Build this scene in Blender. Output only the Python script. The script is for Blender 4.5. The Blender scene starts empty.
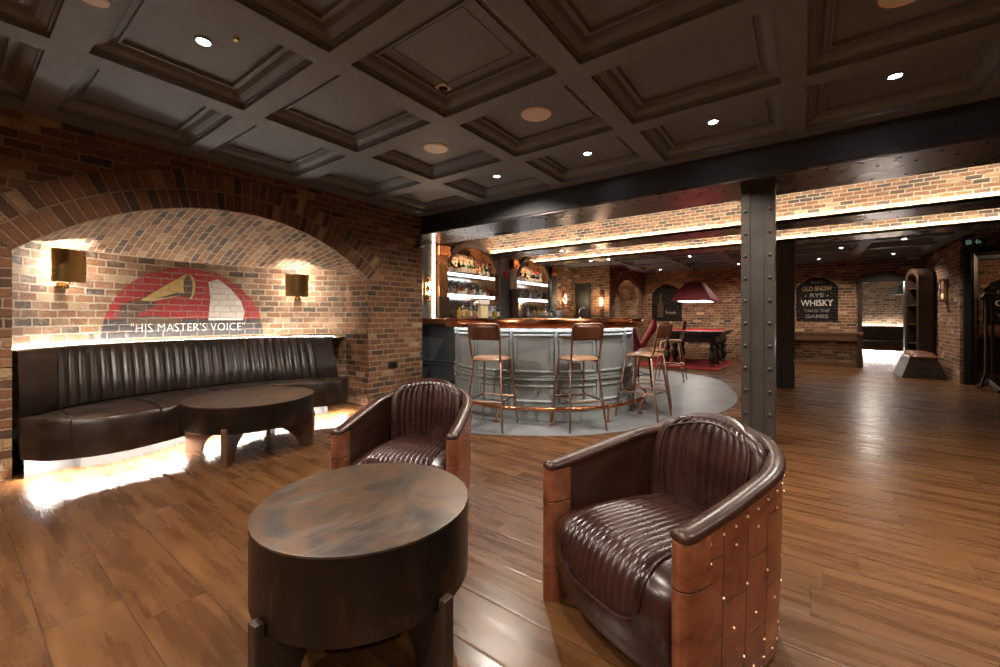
import bpy, math, random
from mathutils import Vector, Matrix
from mathutils.geometry import tessellate_polygon
random.seed(7)
PI = math.pi
sc = bpy.context.scene
C = sc.collection
# ---------------------------------------------------------------- camera, world, exposure
CAMH = 1.16
cam_d = bpy.data.cameras.new('camera'); cam = bpy.data.objects.new('camera', cam_d); C.objects.link(cam)
cam.location = (0, 0, CAMH)
cam.rotation_euler = (PI/2, 0, math.radians(36.3))
cam_d.sensor_width = 36; cam_d.lens = 36*412/1000
cam_d.shift_y = -(333.5-317)/1000
cam_d.clip_start = .05
sc.camera = cam
w = bpy.data.worlds.new('world'); sc.world = w; w.use_nodes = True
w.node_tree.nodes['Background'].inputs[0].default_value = (.9, .8, .7, 1)
w.node_tree.nodes['Background'].inputs[1].default_value = .02
sc.view_settings.view_transform = 'Standard'; sc.view_settings.look = 'None'
sc.view_settings.gamma = 1; sc.view_settings.use_curve_mapping = False
sc.view_settings.exposure = 1.5
sc.cycles.max_bounces = 7; sc.cycles.diffuse_bounces = 4; sc.cycles.glossy_bounces = 4
sc.cycles.transmission_bounces = 4; sc.cycles.transparent_max_bounces = 6
sc.cycles.caustics_reflective = False; sc.cycles.caustics_refractive = False
sc.cycles.sample_clamp_indirect = 2.5; sc.cycles.use_adaptive_sampling = False; sc.cycles.blur_glossy = 1.5; sc.cycles.use_denoising = True; sc.cycles.denoising_prefilter = 'FAST'
WARM = (1.0, .70, .44); NEUT = (1.0, .87, .74); WHITE = (1.0, .93, .84)
L_SPOT = 66; L_SCONCE = 20; L_COVE = 30; L_KICK = 135; L_BEAM = 55; L_SHELF = 2.2; L_BAR = 5.5; L_VERT = 2.2

# ---------------------------------------------------------------- node helpers
class NT:
    def __init__(s, name):
        s.m = bpy.data.materials.new(name); s.m.use_nodes = True
        s.t = s.m.node_tree; s.b = s.t.nodes['Principled BSDF']
    def n(s, typ, **kw):
        x = s.t.nodes.new(typ)
        for k, v in kw.items(): setattr(x, k, v)
        return x
    def put(s, sock, v):
        if isinstance(v, bpy.types.NodeSocket): s.t.links.new(v, sock)
        elif isinstance(v, (tuple, list)) and len(v) == 3 and sock.type == 'RGBA': sock.default_value = (*v, 1)
        else: sock.default_value = v
    def math(s, op, a, b=0.0, c=None, clamp=False):
        x = s.n('ShaderNodeMath', operation=op, use_clamp=clamp)
        s.put(x.inputs[0], a); s.put(x.inputs[1], b)
        if c is not None: s.put(x.inputs[2], c)
        return x.outputs[0]
    def mix(s, f, a, b, blend='MIX'):
        x = s.n('ShaderNodeMix', data_type='RGBA', blend_type=blend)
        s.put(x.inputs['Factor'], f); s.put(x.inputs[6], a); s.put(x.inputs[7], b)
        return x.outputs[2]
    def coord(s, kind='Object'): return s.n('ShaderNodeTexCoord').outputs[kind]
    def scale(s, vec, sx, sy, sz, loc=(0, 0, 0)):
        x = s.n('ShaderNodeMapping'); s.put(x.inputs[0], vec); x.inputs[3].default_value = (sx, sy, sz); x.inputs[1].default_value = loc
        return x.outputs[0]
    def noise(s, vec, sc_, det=3, rough=.55, col=False, dist=0):
        x = s.n('ShaderNodeTexNoise'); s.put(x.inputs['Vector'], vec); x.inputs['Scale'].default_value = sc_
        x.inputs['Detail'].default_value = det; x.inputs['Roughness'].default_value = rough; x.inputs['Distortion'].default_value = dist
        return x.outputs[1 if col else 0]
    def sep(s, vec):
        x = s.n('ShaderNodeSeparateXYZ'); s.put(x.inputs[0], vec); return x.outputs
    def comb(s, a, b, c=0.0):
        x = s.n('ShaderNodeCombineXYZ'); s.put(x.inputs[0], a); s.put(x.inputs[1], b); s.put(x.inputs[2], c); return x.outputs[0]
    def white(s, vec):
        x = s.n('ShaderNodeTexWhiteNoise', noise_dimensions='3D'); s.put(x.inputs[0], vec); return x.outputs
    def ramp(s, f, stops, interp='LINEAR'):
        x = s.n('ShaderNodeValToRGB'); x.color_ramp.interpolation = interp
        e = x.color_ramp.elements
        while len(e) < len(stops): e.new(.5)
        for k, (p, c) in enumerate(stops): e[k].position = p; e[k].color = (*c, 1)
        s.put(x.inputs[0], f); return x.outputs[0]
    def rng(s, v, a, b, c=0.0, d=1.0, smooth=False):
        x = s.n('ShaderNodeMapRange'); x.interpolation_type = 'SMOOTHSTEP' if smooth else 'LINEAR'
        s.put(x.inputs[0], v)
        for k, q in zip((1, 2, 3, 4), (a, b, c, d)): s.put(x.inputs[k], q)
        return x.outputs[0]
    def bump(s, h, dist=.01, strength=1.0):
        x = s.n('ShaderNodeBump'); s.put(x.inputs['Height'], h); x.inputs['Distance'].default_value = dist; x.inputs['Strength'].default_value = strength
        s.t.links.new(x.outputs[0], s.b.inputs['Normal'])
    def set(s, col=None, rough=None, metal=None, **kw):
        if col is not None: s.put(s.b.inputs['Base Color'], col)
        if rough is not None: s.put(s.b.inputs['Roughness'], rough)
        if metal is not None: s.put(s.b.inputs['Metallic'], metal)
        for k, v in kw.items(): s.put(s.b.inputs[k], v)
        return s.m

def cells(t, u, v, W, H, wob=.004, stack=False):
    """running-bond cells: returns edge distance, cell vector"""
    co = t.comb(u, v)
    nz = t.sep(t.noise(co, 14, 2, .5, col=True))
    u2 = t.math('ADD', u, t.math('MULTIPLY', t.math('SUBTRACT', nz[0], .5), wob*3))
    v2 = t.math('ADD', v, t.math('MULTIPLY', t.math('SUBTRACT', nz[1], .5), wob*3))
    vr = t.math('DIVIDE', v2, H); row = t.math('FLOOR', vr)
    off = t.math('MULTIPLY', t.white(t.comb(row, 3.3))[0], .35)
    off = t.math('ADD', off, t.math('MULTIPLY', t.math('MODULO', t.math('ABSOLUTE', row), 2.0), .5))
    ur = t.math('ADD', t.math('DIVIDE', u2, W), 0.0 if stack else off); col = t.math('FLOOR', ur)
    fu = t.math('MULTIPLY', t.math('FRACT', t.math('ADD', ur, 500)), W); fv = t.math('MULTIPLY', t.math('FRACT', t.math('ADD', vr, 500)), H)
    du = t.math('MINIMUM', fu, t.math('SUBTRACT', W, fu)); dv = t.math('MINIMUM', fv, t.math('SUBTRACT', H, fv))
    return t.math('MINIMUM', du, dv), t.comb(col, row), co

TONES = dict(
    main=[(0, (0.070, 0.049, 0.033)), (.12, (0.120, 0.065, 0.039)), (.26, (0.190, 0.087, 0.043)), (.5, (0.290, 0.131, 0.058)), (.75, (0.230, 0.102, 0.048)), (.9, (0.380, 0.204, 0.101)), (.965, (0.460, 0.310, 0.172)), (1, (0.580, 0.456, 0.281))],
    pale=[(0, (0.090, 0.068, 0.047)), (.15, (0.160, 0.097, 0.058)), (.35, (0.300, 0.170, 0.086)), (.6, (0.260, 0.126, 0.062)), (.8, (0.380, 0.233, 0.125)), (.93, (0.460, 0.320, 0.187)), (1, (0.560, 0.436, 0.281))],
    vault=[(0, (0.080, 0.063, 0.047)), (.2, (0.150, 0.092, 0.055)), (.4, (0.300, 0.145, 0.066)), (.65, (0.360, 0.194, 0.090)), (.85, (0.250, 0.126, 0.062)), (1, (0.480, 0.339, 0.187))])
def brick(name, tone='main', mortar=(.46, .32, .21), W=.195, H=.072, paint=None, cover=.9, stack=False, joint=.45, rough=None):
    t = NT(name)
    uv = t.sep(t.coord('UV'))
    e, cell, co = cells(t, uv[0], uv[1], W, H, .0015 if stack else .006, stack)
    rnd = t.white(cell)
    fine = t.noise(co, 60, 4, .65); big = t.noise(co, 1.3, 2)
    col = t.ramp(rnd[0], TONES[tone])
    col = t.mix(t.rng(fine, .3, .7, 0, .8), col, t.mix(1.0, col, (.55, .5, .48), 'MULTIPLY'))
    sm = t.noise(co, 7, 4, .7)
    if tone == 'pale': col = t.mix(t.rng(sm, .5, .75, 0, .6), col, (.5, .40, .31))
    edge = t.math('ADD', e, t.math('MULTIPLY', t.math('SUBTRACT', t.noise(co, 40, 3), .5), .008))
    mask = t.rng(edge, .0045, .0095, 0, 1, True)
    mcol = t.mix(t.rng(fine, .3, .7), mortar, tuple(x*.6 for x in mortar))
    final = t.mix(mask, mcol, col)
    final = t.mix(t.rng(t.noise(co, 5, 5, .7), .45, .7, 0, .5), final, t.mix(1.0, final, (.5, .46, .42), 'MULTIPLY'))
    final = t.mix(t.rng(big, .35, .7, 0, .35), final, t.mix(1.0, final, (.62, .55, .5), 'MULTIPLY'))
    if paint:
        worn = t.math('MULTIPLY', t.rng(t.noise(co, 22, 5, .75), .3, .52, .72, cover), t.rng(edge, .001, .007, joint, 1))
        pc = t.mix(t.rng(rnd[1], 0, 1, 0, .45), paint, tuple(x*.62 for x in paint))
        final = t.mix(worn, final, pc)
    h = t.math('ADD', t.math('MULTIPLY', mask, 1.0), t.math('MULTIPLY', fine, .45))
    h = t.math('ADD', h, t.math('MULTIPLY', rnd[1], .35))
    t.bump(h, .018, 1.0)
    return t.set(final, rough or (.82 if not paint else .6), **({'Specular IOR Level': .1} if rough else {}))

def plain(name, col, rough=.5, metal=0.0, var=.15, sc_=8, bump=0, **kw):
    t = NT(name); co = t.coord('Object')
    n = t.noise(co, sc_, 4, .6)
    c = t.mix(t.rng(n, .3, .7, 0, var*2), col, tuple(x*.55 for x in col))
    if bump: t.bump(t.noise(co, 120, 3, .6), bump)
    return t.set(c, t.rng(t.noise(co, sc_*2.3, 4), .3, .7, max(.03, rough-.07), rough+.09), metal, **kw)
def emit(name, col, s):
    t = NT(name); t.set((.8, .8, .8), .5); t.put(t.b.inputs['Emission Color'], col); t.b.inputs['Emission Strength'].default_value = s
    return t.m
def leather(name, c1, c2, rough=.3, crease=.0007):
    t = NT(name); co = t.coord('Object')
    n = t.noise(co, 5, 4, .6, dist=.6)
    c = t.ramp(n, [(.25, c2), (.55, c1), (.8, tuple(min(1, x*1.5) for x in c1))])
    h = t.noise(co, 18, 3, .5, dist=.6)
    t.bump(h, crease)
    return t.set(c, t.rng(n, .3, .8, rough-.06, rough+.14))

M = {}
M['brick'] = brick('brick_warm')
M['brick_pale'] = brick('brick_pale', 'pale', (.56, .45, .33), W=.165)
M['brick_vault'] = brick('brick_vault', 'vault', (.62, .48, .34), W=.18)
M['brick_arch'] = brick('brick_arch', 'main', (.46, .31, .20), .172, .078, stack=True)
for k, c in dict(red=(.30, .008, .014), black=(.022, .022, .026), cream=(.68, .62, .54), gold=(.55, .38, .11), brown=(.09, .05, .03), chalk=(.8, .78, .74)).items():
    M['paint_'+k] = brick('paint_'+k, 'pale', (.46, .35, .25), W=.165, paint=c, cover=.97)
M['board'] = brick('painted_board', 'main', paint=(.007, .007, .008), cover=1.0, joint=.92, rough=.95)
M['board_text'] = brick('painted_chalk', 'main', paint=(.62, .60, .56), cover=.95, rough=.9)
M['board_brown'] = brick('painted_brown', 'main', paint=(.045, .025, .014), cover=.95, rough=.9)
M['board_dim'] = brick('painted_grey', 'main', paint=(.20, .195, .18), cover=.95, rough=.9)
M['board_rust'] = brick('painted_rust', 'main', paint=(.30, .20, .11), cover=.95, rough=.9)
M['ceiling'] = plain('ceiling_paint', (.165, .182, .196), .55, var=.08)
M['fascia'] = plain('fascia_paint', (.022, .023, .025), .6, var=.1)
M['wing'] = plain('charcoal_paint', (.10, .112, .118), .45, var=.1)
M['bar'] = plain('bar_paint', (.33, .37, .37), .42, var=.12)
M['steel'] = plain('dark_steel', (.062, .054, .049), .4, .25, var=.15, sc_=3)
M['steel_soffit'] = plain('burnished_steel', (.24, .215, .205), .27, .9, var=.05, sc_=.4)
M['steel_rivet'] = plain('rivet_steel', (.24, .20, .17), .32, .85)
M['black'] = plain('black_metal', (.012, .012, .012), .45)
M['iron'] = plain('black_iron', (.03, .028, .026), .4, .6)
M['brass'] = plain('brass', (.50, .33, .12), .26, 1.0, var=.3)
M['shade_brass'] = plain('aged_brass', (.42, .27, .10), .32, .85, var=.3, sc_=4)
M['chrome'] = plain('chrome', (.75, .75, .75), .12, 1.0, var=.05)
M['copper'] = plain('polished_copper', (.72, .29, .14), .2, 1.0, var=.3, sc_=3)
M['rose'] = plain('rose_copper_tube', (.40, .25, .19), .36, 1.0, var=.2, sc_=9)
M['rivet_copper'] = plain('rivet_copper', (.85, .55, .38), .3, .7, var=.1)
M['bronze'] = plain('bronze_lining', (.48, .26, .13), .3, .9, var=.4, sc_=5)
M['mirror'] = plain('aged_mirror', (.45, .42, .38), .16, 1.0, var=.4, sc_=3)
M['leather'] = leather('oxblood_leather', (.030, .0105, .0075), (.013, .005, .004), .27)
M['leather_rail'] = leather('brown_leather', (.036, .013, .008), (.015, .0055, .004), .32)
M['leather_sofa'] = leather('dark_brown_leather', (.022, .0125, .008), (.008, .005, .0038), .33)
M['leather_tan'] = leather('tan_leather', (.22, .105, .05), (.13, .06, .03), .38)
M['leather_back'] = leather('chestnut_leather', (.12, .042, .02), (.07, .022, .012), .36)
M['crimson'] = leather('crimson_leather', (.19, .008, .018), (.11, .004, .01), .35)
M['felt'] = plain('crimson_felt', (.26, .006, .014), .9)
M['rug'] = plain('crimson_rug', (.24, .006, .014), .95, bump=.002)
M['shade_red'] = plain('crimson_fabric', (.12, .004, .010), .7)
M['wood_dark'] = plain('dark_wood', (.035, .019, .011), .45, var=.4, sc_=5)
M['wood_mid'] = plain('worn_wood', (.13, .062, .03), .42, var=.4, sc_=6)
M['cream'] = plain('cream_paint', (.62, .58, .50), .5)
M['plinth'] = plain('grey_plinth', (.05, .048, .046), .5)
M['white'] = plain('white_plastic', (.90, .82, .74), .5, var=.03)
M['beer'] = plain('pale_amber', (.85, .72, .42), .35)
M['red'] = plain('red_enamel', (.5, .02, .03), .4)
M['glass'] = plain('clear_glass', (.8, .85, .85), .06, 0, var=.02, **{'Transmission Weight': .85})
M['led'] = emit('led_cove', WHITE, L_COVE); M['led_kick'] = emit('led_kick', WHITE, L_KICK)
M['led_beam'] = emit('led_beam', (1, .89, .74), L_BEAM); M['led_shelf'] = emit('led_shelf', (.93, .97, 1.0), L_SHELF)
M['led_bar'] = emit('led_bar', (.95, .95, .95), L_BAR); M['led_vert'] = emit('led_vertical', (1, .86, .68), L_VERT)
M['bulb'] = emit('bulb_warm', (1, .72, .4), 10); M['down'] = emit('downlight_lens', (1, .95, .88), 20)
M['pool_light'] = emit('pool_light', (1, .93, .85), 3); M['lamp_dim'] = emit('lamp_dim', (1, .65, .3), .3)
M['exit'] = emit('exit_green', (.25, .65, .5), .04)

def bottle_mat(n, c, tr=.5): return plain(n, c, .1, 0, var=.02, **{'Transmission Weight': tr})
M['b_green'] = bottle_mat('green_glass', (.02, .07, .03)); M['b_amber'] = bottle_mat('amber_glass', (.45, .17, .03))
M['b_clear'] = bottle_mat('clear_bottle', (.7, .74, .74), .75); M['b_dark'] = bottle_mat('dark_glass', (.02, .012, .01), .2)
M['b_gold'] = bottle_mat('gold_glass', (.65, .42, .08)); M['b_pink'] = bottle_mat('copper_glass', (.5, .22, .14))
M['paper'] = plain('paper_label', (.65, .58, .45), .7)

# wood floor: wide planks along X
def wood_floor():
    t = NT('oak_planks'); co = t.coord('Object'); s = t.sep(co)
    PW, PL = .222, 1.9
    yr = t.math('DIVIDE', t.math('ADD', s[1], 40.18), PW); row = t.math('FLOOR', yr)
    off = t.math('MULTIPLY', t.white(t.comb(row, 1.7))[0], 7.0)
    xr = t.math('ADD', t.math('DIVIDE', t.math('ADD', s[0], 60), PL), off); col = t.math('FLOOR', xr)
    fy = t.math('MULTIPLY', t.math('FRACT', yr), PW); fx = t.math('MULTIPLY', t.math('FRACT', xr), PL)
    dy = t.math('MINIMUM', fy, t.math('SUBTRACT', PW, fy)); dx = t.math('MINIMUM', fx, t.math('SUBTRACT', PL, fx))
    e = t.math('MINIMUM', dx, dy)
    cell = t.comb(col, row); r = t.white(cell)
    shift = t.math('MULTIPLY', r[0], 37.0)
    gco = t.comb(t.math('ADD', s[0], shift), t.math('ADD', s[1], shift), 0.0)
    g1 = t.noise(t.scale(gco, .7, 6.5, 1), 2.0, 5, .52)
    g2 = t.noise(t.scale(gco, 1.2, 26, 1), 2.0, 3, .5)
    blot = t.noise(t.scale(gco, 1, 1.6, 1), 1.8, 4, .6)
    base = t.ramp(g1, [(.2, (.052, .022, .009)), (.42, (.090, .039, .0145)), (.58, (.128, .058, .021)), (.8, (.185, .090, .034))])
    base = t.mix(t.rng(r[0], 0, 1, .0, .45), base, t.mix(1.0, base, (.60, .52, .48), 'MULTIPLY'))
    base = t.mix(t.rng(g2, .3, .7, 0, .35), base, t.mix(1.0, base, (.5, .45, .42), 'MULTIPLY'))
    base = t.mix(t.rng(blot, .45, .8, 0, .5), base, t.mix(1.0, base, (.55, .47, .45), 'MULTIPLY'))
    v = t.n('ShaderNodeTexVoronoi'); t.put(v.inputs['Vector'], t.scale(gco, 1, 1.9, 1)); v.inputs['Scale'].default_value = 2.3
    kd = t.math('ADD', v.outputs[0], t.math('MULTIPLY', t.math('SUBTRACT', t.noise(gco, 28, 3), .5), .12))
    base = t.mix(t.rng(kd, .02, .09, .8, 0, True), base, (.018, .009, .006))
    gap = t.rng(e, .0008, .0025, 0, 1, True)
    base = t.mix(gap, (.03, .017, .01), base)
    h = t.math('ADD', t.rng(e, .0, .007, 0, 1, True), t.math('MULTIPLY', g1, .08))
    h = t.math('ADD', h, t.math('MULTIPLY', r[1], .2))
    t.bump(h, .0016, .4)
    return t.set(base, t.rng(g1, .3, .75, .22, .36), 0.0)
M['floor'] = wood_floor()
def stone_floor():
    t = NT('slate_tiles'); s = t.sep(t.coord('Object'))
    e, cell, co = cells(t, s[0], s[1], .8, .42, .001)
    r = t.white(cell)
    n = t.noise(co, 3, 5, .65)
    c = t.ramp(n, [(.3, (.11, .115, .125)), (.7, (.20, .205, .215))])
    c = t.mix(t.rng(r[0], 0, 1, 0, .35), c, (.12, .125, .135))
    c = t.mix(t.rng(e, .001, .0035), (.12, .12, .12), c)
    t.bump(t.math('ADD', t.rng(e, 0, .004), t.math('MULTIPLY', n, .3)), .002)
    return t.set(c, .42)
M['stone'] = stone_floor()
def table_top():
    t = NT('patinated_copper_top'); co = t.coord('Object')
    n = t.noise(co, 4.0, 7, .68, dist=.5); n2 = t.noise(t.scale(co, 1, .35, 1), 5, 5, .7, dist=.8)
    c = t.ramp(n, [(.3, (.020, .017, .015)), (.45, (.055, .043, .036)), (.55, (.105, .058, .034)), (.62, (.060, .049, .042)), (.8, (.026, .024, .023))])
    c = t.mix(t.rng(n2, .52, .75, 0, .7), c, (.15, .12, .095))
    t.bump(n2, .001)
    return t.set(c, t.rng(n2, .3, .7, .30, .5), .45)
M['table_top'] = table_top()
def table_side():
    t = NT('burnt_metal_band'); co = t.coord('Object')
    n = t.noise(t.scale(co, 1, 1, .6), 4.5, 5, .65, dist=.7)
    c = t.ramp(n, [(.35, (.010, .007, .005)), (.58, (.020, .012, .008)), (.72, (.06, .027, .012)), (.85, (.02, .012, .008))])
    return t.set(c, .36, .5)
M['table_side'] = table_side()
def copper_sheet():
    t = NT('riveted_copper_sheet'); uv = t.sep(t.coord('UV')); co = t.coord('Object')
    e, cell, cc = cells(t, uv[1], uv[0], .24, .115, .0008)
    n = t.noise(co, 6, 6, .7, dist=.6); r = t.white(cell)
    c = t.ramp(n, [(.3, (.15, .05, .026)), (.46, (.33, .115, .055)), (.6, (.44, .17, .085)), (.72, (.60, .29, .16)), (.85, (.24, .12, .075))])
    c = t.mix(t.rng(r[0], 0, 1, 0, .4), c, (.20, .07, .035))
    c = t.mix(t.rng(e, .0008, .0022), (.02, .008, .004), c)
    t.bump(t.math('ADD', t.rng(e, 0, .004), t.math('MULTIPLY', n, .5)), .002)
    return t.set(c, t.rng(n, .3, .7, .24, .40), .62)
M['copper_sheet'] = copper_sheet()

# ---------------------------------------------------------------- mesh builder
class MB:
    def __init__(s): s.v = []; s.f = []; s.uv = {}
    def face(s, idx, uv=None):
        s.f.append(tuple(idx))
        if uv: s.uv[len(s.f)-1] = uv
    def pt(s, *ps):
        k = len(s.v); s.v.extend([tuple(p) for p in ps]); return k
    def box(s, c, d, rz=0, piv=None):
        k = len(s.v); cx, cy, cz = c
        for dz in (-.5, .5):
            for dx, dy in ((-.5, -.5), (.5, -.5), (.5, .5), (-.5, .5)):
                x, y = dx*d[0], dy*d[1]
                s.v.append((cx+x*math.cos(rz)-y*math.sin(rz), cy+x*math.sin(rz)+y*math.cos(rz), cz+dz*d[2]))
        for q in ((0, 3, 2, 1), (4, 5, 6, 7), (0, 1, 5, 4), (1, 2, 6, 5), (2, 3, 7, 6), (3, 0, 4, 7)): s.f.append(tuple(k+i for i in q))
        return s
    def bb(s, x0, x1, y0, y1, z0, z1): return s.box(((x0+x1)/2, (y0+y1)/2, (z0+z1)/2), (abs(x1-x0), abs(y1-y0), abs(z1-z0)))
    def grid(s, rows, uvs=None, wrap=False, flip=False):
        k = len(s.v); n = len(rows); m = len(rows[0])
        for r in rows: s.v.extend([tuple(p) for p in r])
        for i in range(n-1):
            for j in range(m if wrap else m-1):
                j2 = (j+1) % m
                q = [k+i*m+j, k+i*m+j2, k+(i+1)*m+j2, k+(i+1)*m+j]
                u = [uvs[i][j], uvs[i][j2], uvs[i+1][j2], uvs[i+1][j]] if uvs else None
                if flip: q.reverse(); u = u[::-1] if u else None
                s.face(q, u)
        return s
    def lathe(s, prof, c=(0, 0, 0), n=24, a0=0, a1=2*PI):
        full = abs(a1-a0-2*PI) < 1e-6
        m = n if full else n+1
        rows = [[(c[0]+r*math.cos(a0+(a1-a0)*j/n), c[1]+r*math.sin(a0+(a1-a0)*j/n), c[2]+z) for j in range(m)] for r, z in prof]
        s.grid(rows, wrap=full)
        k = len(s.v)-len(rows)*m
        if full:
            if prof[0][0] > 1e-4: s.f.append(tuple(k+j for j in range(m))[::-1])
            if prof[-1][0] > 1e-4: s.f.append(tuple(k+(len(rows)-1)*m+j for j in range(m)))
        return s
    def tube(s, path, r, n=8, closed=False, cap=True):
        P = [Vector(p) for p in path]; rows = []
        L = len(P); up = Vector((0, 0, 1))
        for i, p in enumerate(P):
            if closed: d = (P[(i+1) % L]-P[i-1])
            else: d = P[min(i+1, L-1)]-P[max(i-1, 0)]
            d.normalize()
            a = d.cross(up)
            if a.length < .05: a = d.cross(Vector((1, 0, 0)))
            a.normalize(); b = d.cross(a).normalized()
            if rows and not abs(d.z) > .98:
                pass
            rr = r[i] if isinstance(r, (list, tuple)) else r
            rows.append([p+a*rr*math.cos(2*PI*j/n)+b*rr*math.sin(2*PI*j/n) for j in range(n)])
        # align twist
        for i in range(1, L):
            best = min(range(n), key=lambda q: sum((rows[i][(j+q) % n]-rows[i-1][j]).length for j in range(n)))
            rows[i] = rows[i][best:]+rows[i][:best]
        if closed: rows.append(rows[0])
        k = len(s.v); s.grid(rows, wrap=True)
        if cap and not closed:
            s.f.append(tuple(range(k, k+n))[::-1]); s.f.append(tuple(range(k+(L-1)*n, k+L*n)))
        return s
    def prism(s, poly, z0, z1, fn=None):
        """poly in 2D; fn maps (a,b,h)->xyz"""
        fn = fn or (lambda a, b, h: (a, b, h))
        k = len(s.v); n = len(poly)
        for h in (z0, z1): s.v.extend([fn(a, b, h) for a, b in poly])
        for i in range(n): s.f.append((k+i, k+(i+1) % n, k+n+(i+1) % n, k+n+i))
        for tri in tessellate_polygon([[Vector((a, b, 0)) for a, b in poly]]):
            s.f.append(tuple(k+i for i in tri)); s.f.append(tuple(k+n+i for i in tri[::-1]))
        return s
    def dome(s, c, r, nrm=(0, 0, 1), h=.5, n=8):
        N = Vector(nrm).normalized(); a = N.orthogonal().normalized(); b = N.cross(a); c = Vector(c)
        rows = [[c+(a*math.cos(2*PI*j/n)+b*math.sin(2*PI*j/n))*r*math.cos(q)+N*r*h*2*math.sin(q)*.8 for j in range(n)] for q in (0, .5, 1.0)]
        k = len(s.v); s.grid(rows, wrap=True); s.f.append(tuple(range(k+2*n, k+3*n)))
        return s
    def build(s, name, mat, parent=None, smooth=False, bevel=0, seg=2, planar=None, sub=0):
        me = bpy.data.meshes.new(name); me.from_pydata([tuple(p) for p in s.v], [], s.f)
        if s.uv or planar:
            L = me.uv_layers.new(name='UVMap').data
            for p in me.polygons:
                u = s.uv.get(p.index)
                for q, li in enumerate(p.loop_indices):
                    if u: L[li].uv = u[q]
                    elif planar: L[li].uv = planar(me.vertices[me.loops[li].vertex_index].co, p.normal)
        me.materials.append(M[mat] if isinstance(mat, str) else mat)
        import bmesh
        if not s.uv and not planar:
            bm = bmesh.new(); bm.from_mesh(me); bmesh.ops.recalc_face_normals(bm, faces=bm.faces); bm.to_mesh(me); bm.free()
        o = bpy.data.objects.new(name, me); C.objects.link(o)
        if parent: o.parent = parent
        if smooth:
            for p in me.polygons: p.use_smooth = True
            try: me.set_sharp_from_angle(angle=math.radians(smooth if smooth is not True else 42))
            except Exception: pass
        if bevel:
            b = o.modifiers.new('bevel', 'BEVEL'); b.width = bevel; b.segments = seg; b.limit_method = 'ANGLE'; b.angle_limit = math.radians(35)
        return o
def wuv(v, n):
    """brick coordinates on flat walls and their reveals"""
    ax, ay, az = abs(n.x), abs(n.y), abs(n.z)
    if az > max(ax, ay): return (v.x, v.y)
    return (v.y, v.z) if ax > ay else (v.x, v.z)
def tag(o, label, cat, group=None):
    o['label'] = label; o['category'] = cat
    if group: o['group'] = group
    return o
def thing(name, label, cat, loc=(0, 0, 0), rz=0, group=None):
    o = bpy.data.objects.new(name, None); C.objects.link(o); o.location = loc; o.rotation_euler = (0, 0, rz); o.empty_display_size = .1
    return tag(o, label, cat, group)
def struct(o): o['kind'] = 'structure'; return o
def dup(o, loc=None, rz=None, label=None, group=None, parent=None, scale=None):
    c = o.copy(); C.objects.link(c)
    if parent: c.parent = parent
    if loc is not None: c.location = loc
    if rz is not None: c.rotation_euler = (0, 0, rz)
    if scale is not None: c.scale = scale
    if label: c['label'] = label
    if group: c['group'] = group
    for ch in list(o.children):
        if ch.type == 'LIGHT' or ch.type == 'MESH': dup(ch, parent=c)
    return c
def light(kind, loc, power, col, parent=None, size=.05, spot=None, blend=.6, rot=None, sx=None, sy=None):
    l = bpy.data.lights.new('light', kind); l.energy = power; l.color = col
    if kind == 'POINT': l.shadow_soft_size = size
    if kind == 'SPOT': l.shadow_soft_size = size; l.spot_size = math.radians(spot); l.spot_blend = blend
    if kind == 'AREA': l.shape = 'RECTANGLE'; l.size = sx; l.size_y = sy
    o = bpy.data.objects.new('light', l); C.objects.link(o); o.location = loc
    if rot: o.rotation_euler = rot
    if parent: o.parent = parent
    return o
def smoothcurve(pts, n):
    """Catmull-Rom through 2D pts, resampled evenly to n+1 points"""
    P = [Vector((*p, 0)) for p in pts]; P = [P[0]*2-P[1]]+P+[P[-1]*2-P[-2]]; out = []
    for i in range(1, len(P)-2):
        for k in range(24):
            t = k/24; a, b, c, d = P[i-1:i+3]
            out.append(.5*((2*b)+(c-a)*t+(2*a-5*b+4*c-d)*t*t+(3*b-a-3*c+d)*t**3))
    out.append(P[-2]); L = [0]
    for i in range(1, len(out)): L.append(L[-1]+(out[i]-out[i-1]).length)
    res = []; j = 0
    for k in range(n+1):
        s = L[-1]*k/n
        while j < len(L)-2 and L[j+1] < s: j += 1
        f = (s-L[j])/max(1e-9, L[j+1]-L[j]); p = out[j].lerp(out[j+1], min(1, f)); res.append((p.x, p.y))
    return res, L[-1]
def offset(curve, d):
    out = []
    for i, p in enumerate(curve):
        a = Vector(curve[max(0, i-1)]); b = Vector(curve[min(len(curve)-1, i+1)]); t = (b-a).normalized()
        out.append((p[0]+t.y*d, p[1]-t.x*d))
    return out

# ---------------------------------------------------------------- dimensions
HC = 2.65; XL = -4.58; XB = -5.0; XR = 3.6; YF = -2.8; YB = 12.9
B1, B1b, B2, B2b, B3, B3b = 4.25, 4.97, 6.45, 7.0, 8.05, 8.6; ZS = 2.38; ZC2 = 2.5
NY0, NY1, NC, NS, NR = .31, 3.32, 1.815, 1.64, .57
# ---------------------------------------------------------------- floor
m = MB(); m.v = [(-7, YF-.2, 0), (5.6, YF-.2, 0), (5.6, 18.2, 0), (-7, 18.2, 0)]; m.f = [(0, 1, 2, 3)]
struct(m.build('floor', 'floor'))
edge, _ = smoothcurve([(-4.58, 3.55), (-3.6, 3.12), (-2.67, 3.14), (-1.78, 3.68), (-1.28, 4.42), (-.98, 4.85), (-.72, 6.4), (-1.05, 8.0), (-1.5, 8.8), (-2.36, 9.25), (-3.4, 9.4), (-5.0, 9.42)], 90)
poly = edge+[(-5.0, 4.3), (-4.58, 4.27)]
m = MB().prism(poly, 0.0005, .004)
o = struct(m.build('floor_slate', 'stone'))
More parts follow.
